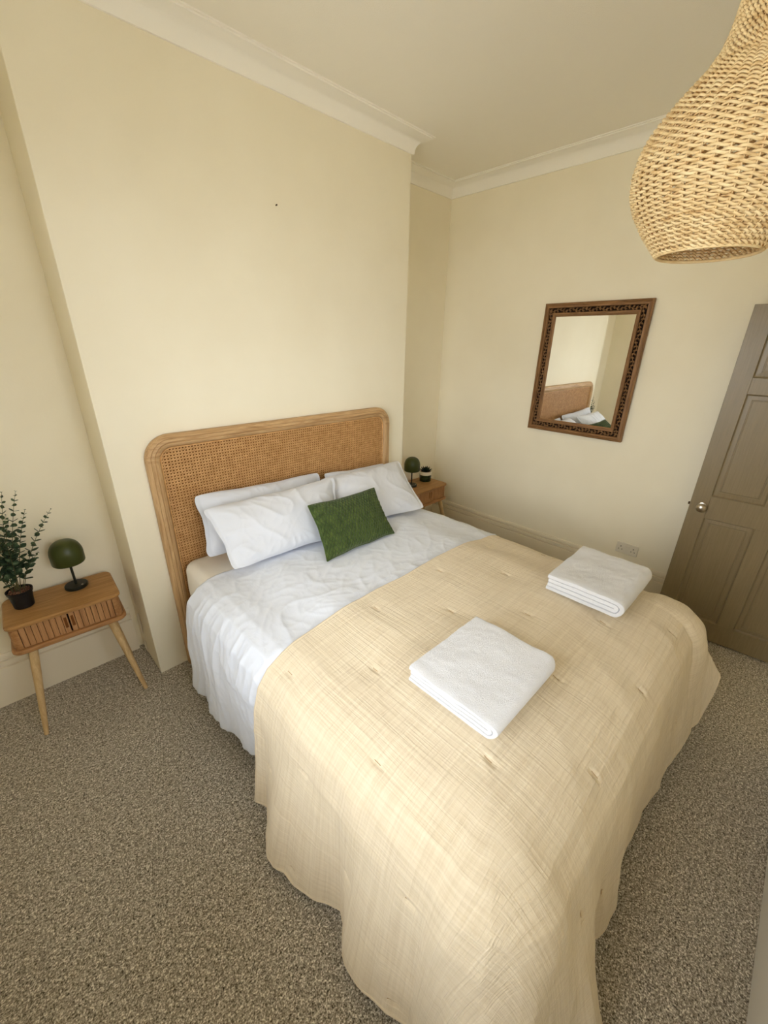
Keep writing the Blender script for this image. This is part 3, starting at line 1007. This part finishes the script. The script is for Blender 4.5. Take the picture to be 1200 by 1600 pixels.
# ------------------------------------------------------------------ pillows
def pillow(name, TL, TR, BR, BL, thick, seed, mat='cotton_pillow', nu=120, nv=90, wr=.7, pinch=.035, front_fn=None, flap=0.0, cr=.05):
    TL, TR, BR, BL = map(lambda q: np.array(q, float), (TL, TR, BR, BL))
    u = np.linspace(-1, 1, nu); v = np.linspace(-1, 1, nv)
    U, V = np.meshgrid(u, v, indexing='ij')
    pu = U * (1 - pinch * 2 * (1 - V ** 2) * np.abs(U) ** 3 - cr * np.abs(V) ** 10); pv = V * (1 - pinch * 2 * (1 - U ** 2) * np.abs(V) ** 3 - cr * np.abs(U) ** 10)
    # wavy outline
    pu = pu + .018 * pn(V * 2.3 + 5, U * 0 + np.sign(U) * 3, seed) * np.abs(U) ** 4
    pv = pv + .045 * pn(U * 2.1, V * 0 + np.sign(V) * 3, seed + 1) * np.abs(V) ** 4
    a = (pu + 1) / 2; b = (pv + 1) / 2
    C = ((1 - a)[..., None] * (1 - b)[..., None] * BL + a[..., None] * (1 - b)[..., None] * BR + (1 - a)[..., None] * b[..., None] * TL + a[..., None] * b[..., None] * TR)
    nrm = np.cross(BR - BL, TL - BL); nrm /= np.linalg.norm(nrm)      # towards the viewer
    uu = np.clip(np.abs(U) / (1 - flap), 0, 1) if flap else np.abs(U)
    f = np.clip((1 - uu ** 2.2), 0, 1) ** .7 * np.clip((1 - np.abs(V) ** 2.0), 0, 1) ** .62 * (1 + .12 * pn(U * 1.3 + 7, V * 1.3, seed + 8))
    f = f * (1 - .10 * np.cos(PI * U) * 0)
    W = np.linalg.norm(BR - BL); H = np.linalg.norm(TL - BL)
    x_, y_ = U * W / 2, V * H / 2
    rad = np.maximum(np.abs(U), np.abs(V))
    ang = np.arctan2(y_, x_)
    w = wr * (.0012 * ridge(x_ * 16 - 6 * y_ + pn(x_ * 6, y_ * 6, seed + 11), y_ * 9 + x_ * 3, seed + 12, 4) * sstep(.1, .5, f) + .007 * ridge(x_ * 7 + 3 * y_ + .4 * pn(x_ * 5, y_ * 5, seed), y_ * 6, seed + 2, 2.5) * sstep(0, .5, f)
              + .012 * pn(x_ * 5, y_ * 5, seed + 3) * f
              + .007 * ridge(ang * 3.2, rad * 1.5, seed + 4, 2) * sstep(.45, .95, rad) * sstep(0, .35, f + .1))
    off = thick * f
    fr = C + nrm * (off + w + .0015)[..., None]
    if front_fn is not None: fr = fr + nrm * (front_fn(x_, y_) * sstep(0, .12, f))[..., None]
    bk = C - nrm * (off * .75 + w * .3 + .0015)[..., None]
    g = []
    # join the two faces into one closed surface, unwrapped along u
    Pc = np.concatenate([fr, bk[:, ::-1]], 1)
    Pc = np.concatenate([Pc, Pc[:, :1]], 1)
    UVc = np.stack([np.concatenate([x_, x_[:, ::-1], x_[:, :1]], 1), np.concatenate([y_, 1.2 - y_[:, ::-1], y_[:, :1]], 1)], -1)
    o = grid_mesh(name, Pc, UVc, mat)
    # seal the two ends
    seam = []
    for i in range(nu): seam.append(C[i, -1])
    for j in range(nv - 1, -1, -1): seam.append(C[-1, j])
    for i in range(nu - 1, -1, -1): seam.append(C[i, 0])
    for j in range(nv): seam.append(C[0, j])
    G().tube(np.array(seam)[::2], .0022 if mat != 'green' else .004, 6, closed=True).build('seam', mat, o, smooth='all')
    return o, fr


tag(pillow('pillow', (.300, -.105, 1.040), (1.090, -.100, 1.005), (1.08, -.235, .735), (.275, -.235, .735), .052, 41, flap=.07)[0],
    'white pillow at the back left, against the cane headboard', 'pillow', 'white bed pillows')
tag(pillow('pillow', (1.115, -.105, .990), (1.665, -.100, .955), (1.68, -.225, .735), (1.10, -.235, .735), .048, 45, flap=.06)[0],
    'white pillow at the back right, mostly hidden against the headboard', 'pillow', 'white bed pillows')
tag(pillow('pillow', (1.020, -.185, .990), (1.715, -.205, .990), (1.625, -.548, .745), (.950, -.440, .750), .080, 49, flap=.05)[0],
    'white pillow in front on the right, next to the far nightstand', 'pillow', 'white bed pillows')
tag(pillow('pillow', (.292, -.215, 1.000), (1.085, -.268, 1.018), (.965, -.505, .752), (.315, -.450, .745), .075, 53, flap=.05)[0],
    'white pillow in front on the left, behind the green cushion', 'pillow', 'white bed pillows')


def smock(x, y):
    a_ = 2 * PI * (x / .0205); b_ = 2 * PI * (y / .036)
    return .0085 * (np.abs(np.cos(a_ / 2 + b_ / 2)) * np.abs(np.cos(a_ / 2 - b_ / 2))) ** .5 - .002


cu, _ = pillow('cushion', (.745, -.475, .975), (1.222, -.470, .962), (1.188, -.680, .748), (.702, -.685, .750), .052, 60, mat='green', nu=420, nv=260, wr=.2, pinch=.03, cr=0.0, front_fn=smock)
tag(cu, 'small rectangular olive green smocked cushion leaning on the white pillows', 'cushion')

# ------------------------------------------------------------------ towels
def towel(name, x0, x1, y0, y1, z0, hh, layers, seed, label, skew=0.0):
    """stack folded in nested U turns whose round folds face -y; the layered ends show on the -x side"""
    t = hh / (2 * layers)
    root = thing(name, label, 'towel', (0, 0, 0), 0, 'folded towels on the coverlet')
    L = y1 - y0
    nx = 46
    xs_ = np.linspace(0, 1, nx)
    for k in range(layers):
        za, zb = z0 + t * k + t * .5, z0 + hh - t * k - t * .5
        r = (zb - za) / 2
        ya = y0 + t * k + t * .5
        path = []
        yend = y1 - .004 * k
        for q in np.linspace(0, 1, 26): path.append((yend + (ya + r - yend) * q, za))
        for q in np.linspace(0, PI, 12)[1:-1]: path.append((ya + r - r * math.sin(q), (za + zb) / 2 - r * math.cos(q)))
        for q in np.linspace(0, 1, 26): path.append((ya + r + (yend - ya - r) * q, zb))
        path = np.array(path)
        d = np.gradient(path, axis=0); d /= np.linalg.norm(d, axis=1)[:, None] + 1e-9
        nn = np.stack([-d[:, 1], d[:, 0]], 1)
        # closed loop round the thickness of the cloth
        inner = path + nn * t * .49; outer = path - nn * t * .49
        loop = np.concatenate([outer, inner[::-1]])
        rows = []
        for xi, q in enumerate(xs_):
            X_ = x0 + (x1 - x0) * q
            endr = min(q, 1 - q) * (x1 - x0)
            sh = 1 - .25 * max(0, 1 - endr / .006) ** 2
            lp = np.concatenate([path - nn * t * .5 * sh, (path + nn * t * .5 * sh)[::-1]])
            y_, z_ = lp[:, 0], lp[:, 1]
            topness = np.clip((z_ - z0) / hh, 0, 1)
            bump = .006 * pn(X_ * 9 + 3, y_ * 9, seed) + .0022 * pn(X_ * 40, y_ * 40, seed + 1) + .0015 * pn(X_ * 90, y_ * 90, seed + 2)
            sag = -.006 * (1 - np.exp(-endr / .02)) * 0
            inset = .0015 * k + .003 * pn(y_ * 12, z_ * 60, seed + 3 + k) + .012 * np.clip((y0 + .03 - y_) / .03, 0, 1) ** 2
            xx = X_ + (inset if q < .5 else -inset) * abs(1 - 2 * q)
            # round plan corners
            rows.append(np.stack([xx + skew * (y_ - y0), y_ + .004 * pn(xx * 8, z_ * 30, seed + 5), z_ + bump * topness], -1))
        Pp = np.array(rows); Pp = np.concatenate([Pp, Pp[:, :1]], 1)
        g = G(); g.grid(Pp)
        nb = Pp.shape[1] - 1; h2 = nb // 2; w = nb + 1
        for base_, fl in ((0, False), ((nx - 1) * w, True)):
            for i in range(h2 - 1):
                q = (base_ + i, base_ + i + 1, base_ + nb - 2 - i, base_ + nb - 1 - i)
                g.f.append(q[::-1] if not fl else q)
        g.build('fold', 'terry', root, smooth=True)
    return root


towel('towel', .415, .792, -1.822, -1.505, .762, .060, 2, 71, 'white folded towel nearest the camera, in the middle of the coverlet')
towel('towel', 1.255, 1.650, -1.880, -1.565, .762, .078, 2, 77, 'thicker white folded towel towards the far corner of the bed near the door')

# ------------------------------------------------------------------ nightstands
NSW, NSD, NSH = .456, .300, .585


def nightstand(loc, rz, label):
    r = thing('nightstand', label, 'nightstand', loc, rz, 'tambour fronted nightstands beside the bed')
    w, d, h = NSW, NSD, NSH
    G().prism(rrect(-w / 2 + .004, w / 2 - .004, -d + .004, 0, .035), h - .020, h, ch=.005).build('top', 'stand_top', r, smooth=True)
    G().prism(rrect(-w / 2, w / 2, -d, 0, .042), h - .152, h - .130, ch=.006).build('bottom_panel', 'stand_body', r, smooth=True)
    zb, zt = h - .130, h - .020
    # case: two curved cheeks and a back, open front
    for s_ in (-1, 1):
        c0 = []
        ro, ri = .034, .012
        xo, xi_ = w / 2 - .012, w / 2 - .032
        for i in range(9):
            a = -PI / 2 + i * PI / 2 / 8
            c0.append((xo - ro + ro * math.cos(a), -d + .016 + ro + ro * math.sin(a)))
        c0 += [(xo, -.004), (xi_, -.004), (xi_, -d + .040), (xo - .034, -d + .034)]
        c0 = [(s_ * x, y) for x, y in c0]
        if s_ < 0: c0 = c0[::-1]
        G().prism(c0, zb, zt).build('side_panel', 'stand_body', r, smooth=True)
    G().box(-w / 2 + .03, w / 2 - .03, -.012, -.004, zb, zt).build('back_panel', 'stand_body', r)
    # tambour slats with finger pulls
    x0 = -w / 2 + .047; n = 16; gap = .0045
    sw = (w - .094 - gap) / n
    y0 = -d + .020
    for i in range(n):
        xa = x0 + i * sw + (gap if i >= n // 2 else 0)
        if i in (7, 8):
            # slat with a routed U-shaped grip, built as a frame round the hollow
            g = G()
            xa1, xb1 = xa + .0009, xa + sw - .0009
            hx0, hx1, hz0, hz1 = xa1 + .005, xb1 - .005, zb + .030, zt - .022
            g.box(xa1, hx0, y0, y0 + .007, zb + .001, zt - .001, .0012); g.box(hx1, xb1, y0, y0 + .007, zb + .001, zt - .001, .0012)
            g.box(hx0 - .001, hx1 + .001, y0, y0 + .007, zb + .001, hz0); g.box(hx0 - .001, hx1 + .001, y0, y0 + .007, hz1, zt - .001)
            o = g.build('slat', 'stand_slat', r)
            G().box(hx0 - .001, hx1 + .001, y0 + .0045, y0 + .0068, hz0, hz1).build('finger_pull', 'cane_back', o)  # recess floor coloured dark, giving the shallow hollow its shade
        else:
            G().box(xa + .0009, xa + sw - .0009, y0, y0 + .007, zb + .001, zt - .001, .0014).build('slat', 'stand_slat', r)
    G().box(-w / 2 + .03, w / 2 - .03, y0 + .0085, y0 + .0105, zb + .001, zt - .001).build('tambour_cloth', 'mirror_back', r)
    for sx in (-1, 1):
        for sy in (-1, 1):
            yt = -d + .040 if sy < 0 else -.07
            ty = -d - .058 if sy < 0 else -.022
            tx = sx * .157
            p0 = np.array((tx, yt, h - .152)); p1 = np.array((sx * .216, ty, 0.006))
            pts = [p0 + (p1 - p0) * q for q in (0, .3, .7, 1)]
            G().tube(pts, [.0185, .0175, .0135, .0095], 16).build('leg', 'stand_leg', r, smooth=True)
    return r


nightstand((-.297, .303, 0), math.radians(-2.6), 'oak nightstand left of the bed holding the tall leafy plant')
nightstand((2.330, .255, 0), 0, 'oak nightstand right of the bed in the far alcove corner')


# ------------------------------------------------------------------ lamps
def lamp(loc, label, tilt=0):
    r = thing('table_lamp', label, 'table lamp', loc, 0, 'green mushroom table lamps')
    G().lathe([(.047, 0), (.050, .003), (.050, .015), (.047, .018), (.001, .018)], 40).build('base', 'enamel_dark', r, smooth=True)
    G().lathe([(.0058, .018), (.0058, .215)], 14).build('stem', 'enamel_dark', r, smooth=True)
    pr = [(.066, .150)]
    for i in range(13):
        a = i / 12 * PI / 2
        pr.append((.066 - .001 + .004 * 0 + 0 if i == 0 else .001 + .067 * math.cos(a) ** .62, .190 + .072 * math.sin(a) ** 1.05))
    pr = [(.0675, .145), (.0695, .150), (.0700, .190)] + [(.070 * math.cos(a) ** .75 + .0005, .190 + .076 * math.sin(a)) for a in np.linspace(.12, PI / 2, 14)]
    inner = [(max(x - .002, .0004), z - .002) for x, z in pr[::-1]]
    G().lathe(pr + inner, 44, caps=False).build('lamp_shade', 'enamel', r, smooth=True)
    b = G().lathe([(.005, 0), (.005, .0015), (.0005, .002)], 12).build('switch', 'nickel', r, smooth=True, loc=(.022, -.030, .018))
    G().lathe([(.008, .205), (.020, .200), (.024, .185), (.018, .172), (.001, .168)], 18).build('bulb', 'bulb', r, smooth=True)
    return r


lamp((-.232, .215, NSH), 'small dark green mushroom lamp on the left nightstand, beside the leafy plant')
lamp((2.240, .130, NSH), 'small dark green mushroom lamp on the right nightstand, beside the succulent')


# ------------------------------------------------------------------ eucalyptus in black pot
pp = thing('potted_plant', 'tall leafy artificial eucalyptus in a black pot on the left nightstand', 'plant', (-.443, .190, NSH))
G().lathe([(.036, 0), (.038, .002), (.046, .074), (.050, .076), (.051, .088), (.048, .089), (.046, .078)], 36, caps=False).build('pot', 'pot', pp, smooth=True)
G().lathe([(.001, 0.001), (.036, .001), (.0362, .003)], 24, caps=False).build('pot_bottom', 'pot', pp)
rr = np.random.RandomState(11)
g = G().lathe([(.0465, .074), (.03, .079), (.001, .081)], 24, caps=False)
for i in range(90):
    a, q = rr.rand() * 2 * PI, math.sqrt(rr.rand()) * .042
    s_ = .0028 + .002 * rr.rand()
    oc = np.array([(1, 0, 0), (-1, 0, 0), (0, 1, 0), (0, -1, 0), (0, 0, 1), (0, 0, -1)]) * s_ * (0.7 + .6 * rr.rand(6, 1))
    g.add(oc + (q * math.cos(a), q * math.sin(a), .081), [(0, 2, 4), (2, 1, 4), (1, 3, 4), (3, 0, 4), (2, 0, 5), (1, 2, 5), (3, 1, 5), (0, 3, 5)])
o = g.build('gravel', 'gravel', pp); o['kind'] = 'stuff'


def leaf(g, c, direction, normal, L, W, cup=.15):
    d = np.array(direction, float); d /= np.linalg.norm(d)
    nrm = np.array(normal, float); nrm -= d * (nrm @ d); nrm /= np.linalg.norm(nrm) + 1e-9
    s_ = np.cross(d, nrm)
    prof = [(0, .05), (.12, .45), (.35, .92), (.6, 1.0), (.82, .68), (1, .05)]
    v = []
    for t, w in prof:
        for k in (-1, 0, 1):
            v.append(np.array(c) + d * L * t + s_ * W / 2 * w * k + nrm * (cup * L * (t * t - .3 * t) * .5 + (abs(k)) * W * .12))
    f = []
    for i in range(5):
        for k in range(2):
            a_ = i * 3 + k
            f.append((a_, a_ + 1, a_ + 4, a_ + 3))
    g.add(v, f)


# tips (relative to pot centre, z above nightstand) read off the photograph
stems = [((.063, .01, .555), 14), ((.108, .01, .550), 15), ((.117, .02, .455), 13), ((.205, 0.0, .440), 13),
         ((-.01, -.01, .42), 12), ((-.10, 0, .50), 12), ((-.13, -.03, .36), 11), ((.02, -.05, .36), 12), ((.06, .06, .33), 11),
         ((-.06, .05, .44), 11), ((.11, -.04, .26), 9), ((-.09, -.06, .25), 9), ((.0, .03, .48), 13), ((.05, -.02, .46), 13), ((-.17, .0, .42), 11)]
for si, (tip, nl) in enumerate(stems):
    tip = np.array(tip); base_ = np.array([tip[0] * .06 + .010 * rr.randn(), tip[1] * .06 + .008 * rr.randn(), .078])
    mid = (base_ + tip) / 2 + np.array([-tip[0] * .16, -tip[1] * .1, .02]) + rr.randn(3) * .004
    ts = np.linspace(0, 1, 14)
    pts = np.array([(1 - t) ** 2 * base_ + 2 * t * (1 - t) * mid + t * t * tip for t in ts])
    so_ = G().tube(pts, np.linspace(.0018, .0007, 14), 5).build('stem', 'stem', pp, smooth='all')
    g = G()
    for i in range(nl):
        t = .26 + .74 * (i / (nl - 1)) ** .92
        c = (1 - t) ** 2 * base_ + 2 * t * (1 - t) * mid + t * t * tip
        tan = 2 * (1 - t) * (mid - base_) + 2 * t * (tip - mid); tan /= np.linalg.norm(tan)
        size = .036 * (1 - t) ** .6 + .0065
        ph = i * PI / 2 * 1.0 + rr.rand() * .5 + si
        side = np.cross(tan, (math.cos(ph), math.sin(ph), .1)); side /= np.linalg.norm(side)
        for sg in (-1, 1):
            dr = side * sg + tan * (.45 + .25 * rr.rand()) + rr.randn(3) * .12
            leaf(g, c, dr, tan + rr.randn(3) * .25, size * (.9 + .25 * rr.rand()), size * (.72 + .15 * rr.rand()))
    o = g.build('leaves', 'leaf', so_, smooth='all'); o['kind'] = 'stuff'

# ------------------------------------------------------------------ succulent in two-tone pot
su = thing('succulent', 'small dark succulent in a green pot with a cream band on the right nightstand', 'plant', (2.452, .150, NSH))
G().lathe([(.050, 0), (.053, .003), (.055, .062), (.0555, .0625)], 36, caps=False).build('pot', 'glaze', su, smooth=True)
G().lathe([(.0555, .0625), (.0575, .064), (.0580, .092), (.0565, .094), (.052, .093), (.051, .080)], 36, caps=False).build('pot_band', 'cream_glaze', su, smooth=True)
G().lathe([(.0515, .082), (.02, .086), (.001, .087)], 20, caps=False).build('soil', 'gravel', su)
for ring, (nl, el, L, W) in enumerate(((9, .35, .056, .022), (8, .75, .052, .021), (6, 1.1, .044, .018), (4, 1.4, .034, .014))):
    for i in range(nl):
        a = i * 2 * PI / nl + ring * .4 + rr.rand() * .2
        g = G()
        d = np.array([math.cos(a) * math.cos(el), math.sin(a) * math.cos(el), math.sin(el)])
        c0 = np.array([.006 * math.cos(a), .006 * math.sin(a), .084])
        n_ = np.cross(np.cross(d, (0, 0, 1.001)), d)
        pts = np.array([c0 + d * L * t + np.array([0, 0, 1]) * L * .25 * t * t for t in (0, .25, .55, .8, 1)])
        sd = np.cross(d, (0, 0, 1)); sd /= np.linalg.norm(sd)
        g.tube(pts, [W * .25, W * .5, W * .48, W * .28, .0006], 8, flat=.45, up=(0, 0, 1))
        g.build('leaf', 'succulent', su, smooth='all')

# ------------------------------------------------------------------ carved mirror
mi = thing('wall_mirror', 'rectangular mirror in a carved dark wood frame on the right wall', 'mirror', (XR - .006, -.9615, 1.598), math.radians(-.8))
# local: face towards -x ; y half width, z half height
hw, hh, fw = .350, .4475, .088
G().box(-.012, 0, -hw + .005, hw - .005, -hh + .005, hh - .005).build('backboard', 'mirror_back', mi)
G().box(-.0145, -.0125, -hw + fw - .004, hw - fw + .004, -hh + fw - .004, hh - fw + .004).build('mirror_glass', 'mirror', mi)


def mitre(o0, o1, prof, side):
    """one mitred frame member, offsets measured inwards from the outer edge; prof: (offset fraction, height)"""
    rows = []
    for f_, hgt_ in prof:
        o = o0 + (o1 - o0) * f_
        c = [(-hw + o, -hh + o), (hw - o, -hh + o), (hw - o, hh - o), (-hw + o, hh - o)]
        p, q = c[side], c[(side + 1) % 4]
        rows.append([(-hgt_, p[0], p[1]), (-hgt_, q[0], q[1])])
    P_ = np.array(rows)
    g = G(); g.grid(P_, closed_u=True, flip=False)
    k = len(prof)
    g.f.append(tuple(i * 2 for i in range(k))); g.f.append(tuple(i * 2 + 1 for i in range(k))[::-1])
    return g


outer_p = [(0, .002), (0, .026), (.12, .030), (.3, .031), (.42, .026), (.55, .028), (.9, .027), (1, .020), (1, .002)]
inner_p = [(0, .002), (0, .024), (.15, .027), (.5, .026), (.62, .021), (.85, .019), (1, .014), (1, .002)]
for side in range(4):
    mt = 'mirror_wood' if side % 2 else 'mirror_wood_x'
    mitre(0, .032, outer_p, side).build('outer_moulding', mt, mi, smooth=True)
    mitre(.062, fw, inner_p, side).build('inner_moulding', mt, mi, smooth=True)
# pierced foliage between the mouldings: a wavy vine with paired leaves, one strip per side
for side in range(4):
    L_side = 2 * ((hw if side % 2 == 0 else hh) - .036)
    g = G()
    n_ = int(round(L_side / .046))
    per = L_side / n_
    ts = np.linspace(-L_side / 2, L_side / 2, n_ * 10 + 1)

    def place(u, v, h_):
        # u along the side, v across (outwards), h_ height
        c = (hh if side % 2 == 0 else hw) - .047
        if side == 0: return (-h_, u, -(c + v))
        if side == 2: return (-h_, -u, c + v)
        if side == 1: return (-h_, c + v, u)
        return (-h_, -(c + v), -u)
    vine = [place(t, .0075 * math.sin(2 * PI * t / per / 2), .021) for t in ts]
    g.tube(vine, .0021, 5, up=(1, 0, 0))
    rs_ = np.random.RandomState(side)
    for i in range(n_ * 2):
        t = -L_side / 2 + (i + .25) * per / 2
        for sg in (-1, 1):
            base_ = np.array((t, .0075 * math.sin(2 * PI * t / per / 2)))
            ang = sg * (.75 + .3 * rs_.rand()) + (0 if i % 2 else PI * 0)
            Lf_ = .0185 * (.8 + .4 * rs_.rand())
            d = np.array((math.cos(ang), math.sin(ang)))
            tipp = base_ + d * Lf_
            tipp[1] = max(-.0145, min(.0145, tipp[1]))
            q = np.array((-d[1], d[0])) * .0047
            m_ = (base_ + tipp) / 2
            top_ = [place(*base_, .022), place(*(m_ + q), .0215), place(*tipp, .021), place(*(m_ - q), .0215), place(*m_, .0245)]
            bot_ = [place(*base_, .013), place(*(m_ + q), .013), place(*tipp, .013), place(*(m_ - q), .013)]
            g.add(top_ + bot_, [(0, 1, 4), (1, 2, 4), (2, 3, 4), (3, 0, 4), (0, 5, 6, 1), (1, 6, 7, 2), (2, 7, 8, 3), (3, 8, 5, 0)])
        if i % 2 == 0:
            c_ = np.array((t + per * .25, -.0085 * math.sin(2 * PI * (t + per * .25) / per / 2)))
            th = np.linspace(0, 1.6 * PI, 9)
            g.tube([place(c_[0] + .0046 * math.cos(a), c_[1] + .0046 * math.sin(a), .021) for a in th], .0014, 4, up=(1, 0, 0))
    g.build('carved_vine', 'mirror_wood', mi)

# ------------------------------------------------------------------ stray nail in the plaster
tag(G().tube([(.977, -.010, 2.398), (.977, .0, 2.397)], [.0035, .0028], 8).build('nail', 'dark_metal', smooth=True),
    'tiny dark nail left in the cream wall high above the headboard', 'nail')

# ------------------------------------------------------------------ woven rattan pendant
AX, AY = 1.105, -1.856
pe = thing('pendant_light', 'bell shaped woven rattan pendant light hanging at the top right', 'pendant light', (AX, AY, 1.995))
PZ = np.array([0, .055, .103, .140, .181, .221, .252, .281, .306, .335, .359, .394, .422, .45, .49, .53])
PR = np.array([.112, .156, .186, .201, .205, .199, .187, .167, .147, .121, .098, .076, .067, .062, .058, .056])
sl = np.concatenate([[0], np.cumsum(np.hypot(np.diff(PZ), np.diff(PR)))])
NS_ = 48
pitch = .0118
nrow = int(sl[-1] / pitch)
g = G()
seg = NS_ * 5
th = np.arange(seg) * 2 * PI / seg
rs_ = np.random.RandomState(5)
for r_ in range(nrow):
    s0 = (r_ + .5) * pitch
    zc_ = np.interp(s0, sl, PZ); rc_ = np.interp(s0, sl, PR)
    z2 = np.interp(s0 + .001, sl, PZ); r2 = np.interp(s0 + .001, sl, PR)
    tv = np.array((r2 - rc_, z2 - zc_)); tv /= np.hypot(*tv)          # along the profile
    nv_ = np.array((tv[1], -tv[0]))                                  # outward
    ph0 = rs_.rand() * .15 + (PI if r_ % 2 else 0)
    for k in (0, 1):
        ph = NS_ / 2 * th * 1.0 + ph0 + k * PI
        wob = .0005 * np.sin(th * 3 + r_) + .0004 * rs_.randn()
        out = .0044 * np.sin(ph)
        alo = .0036 * np.cos(ph) + wob
        rr_ = rc_ + nv_[0] * out + tv[0] * alo; zz_ = zc_ + nv_[1] * out + tv[1] * alo
        c = np.stack([rr_ * np.cos(th), rr_ * np.sin(th), zz_], -1)
        upv = np.stack([tv[0] * np.cos(th), tv[0] * np.sin(th), np.full(seg, tv[1])], -1)
        # flat ribbon-like cane
        g.tube(c, .0019, 6, closed=True, flat=1.75, up=upv)
o = g.build('woven_strands', 'rattan', pe, smooth='all'); o['kind'] = 'stuff'
g = G()
for i in range(NS_):
    a = (i + .25) * 2 * PI / NS_
    ss = np.linspace(.002, sl[-1], 26)
    g.tube([(np.interp(q, sl, PR) * math.cos(a), np.interp(q, sl, PR) * math.sin(a), np.interp(q, sl, PZ)) for q in ss], .0019, 5, up=(math.cos(a), math.sin(a), 0))
o = g.build('stakes', 'rattan', pe, smooth='all'); o['kind'] = 'stuff'
th = np.linspace(0, 2 * PI, 97)[:-1]
G().tube(np.stack([.112 * np.cos(th), .112 * np.sin(th), 0 * th - .001], -1), .0042, 8, closed=True).build('bottom_rim', 'rattan', pe, smooth='all')
G().tube(np.stack([.056 * np.cos(th), .056 * np.sin(th), 0 * th + .53], -1), .0042, 8, closed=True).build('top_rim', 'rattan', pe, smooth='all')
G().tube([(-.056, 0, .53), (0, 0, .533), (.056, 0, .53)], .002, 6).build('hanger_wire', 'nickel', pe)
G().lathe([(.010, .560), (.020, .555), (.021, .470), (.019, .465), (.001, .465)], 20).build('lamp_holder', 'plastic', pe, smooth=True)
G().lathe([(.012, .468), (.014, .445), (.028, .410), (.030, .392), (.022, .370), (.001, .362)], 24).build('bulb', 'bulb', pe, smooth=True)
G().tube([(0, 0, .555), (0, 0, ZC - 1.995 - .03)], .0032, 8).build('cord', 'plastic', pe, smooth=True)
G().lathe([(.012, ZC - 1.995 - .045), (.045, ZC - 1.995 - .028), (.050, ZC - 1.995 - .0006)], 28).build('ceiling_rose', 'plastic', pe, smooth=True)
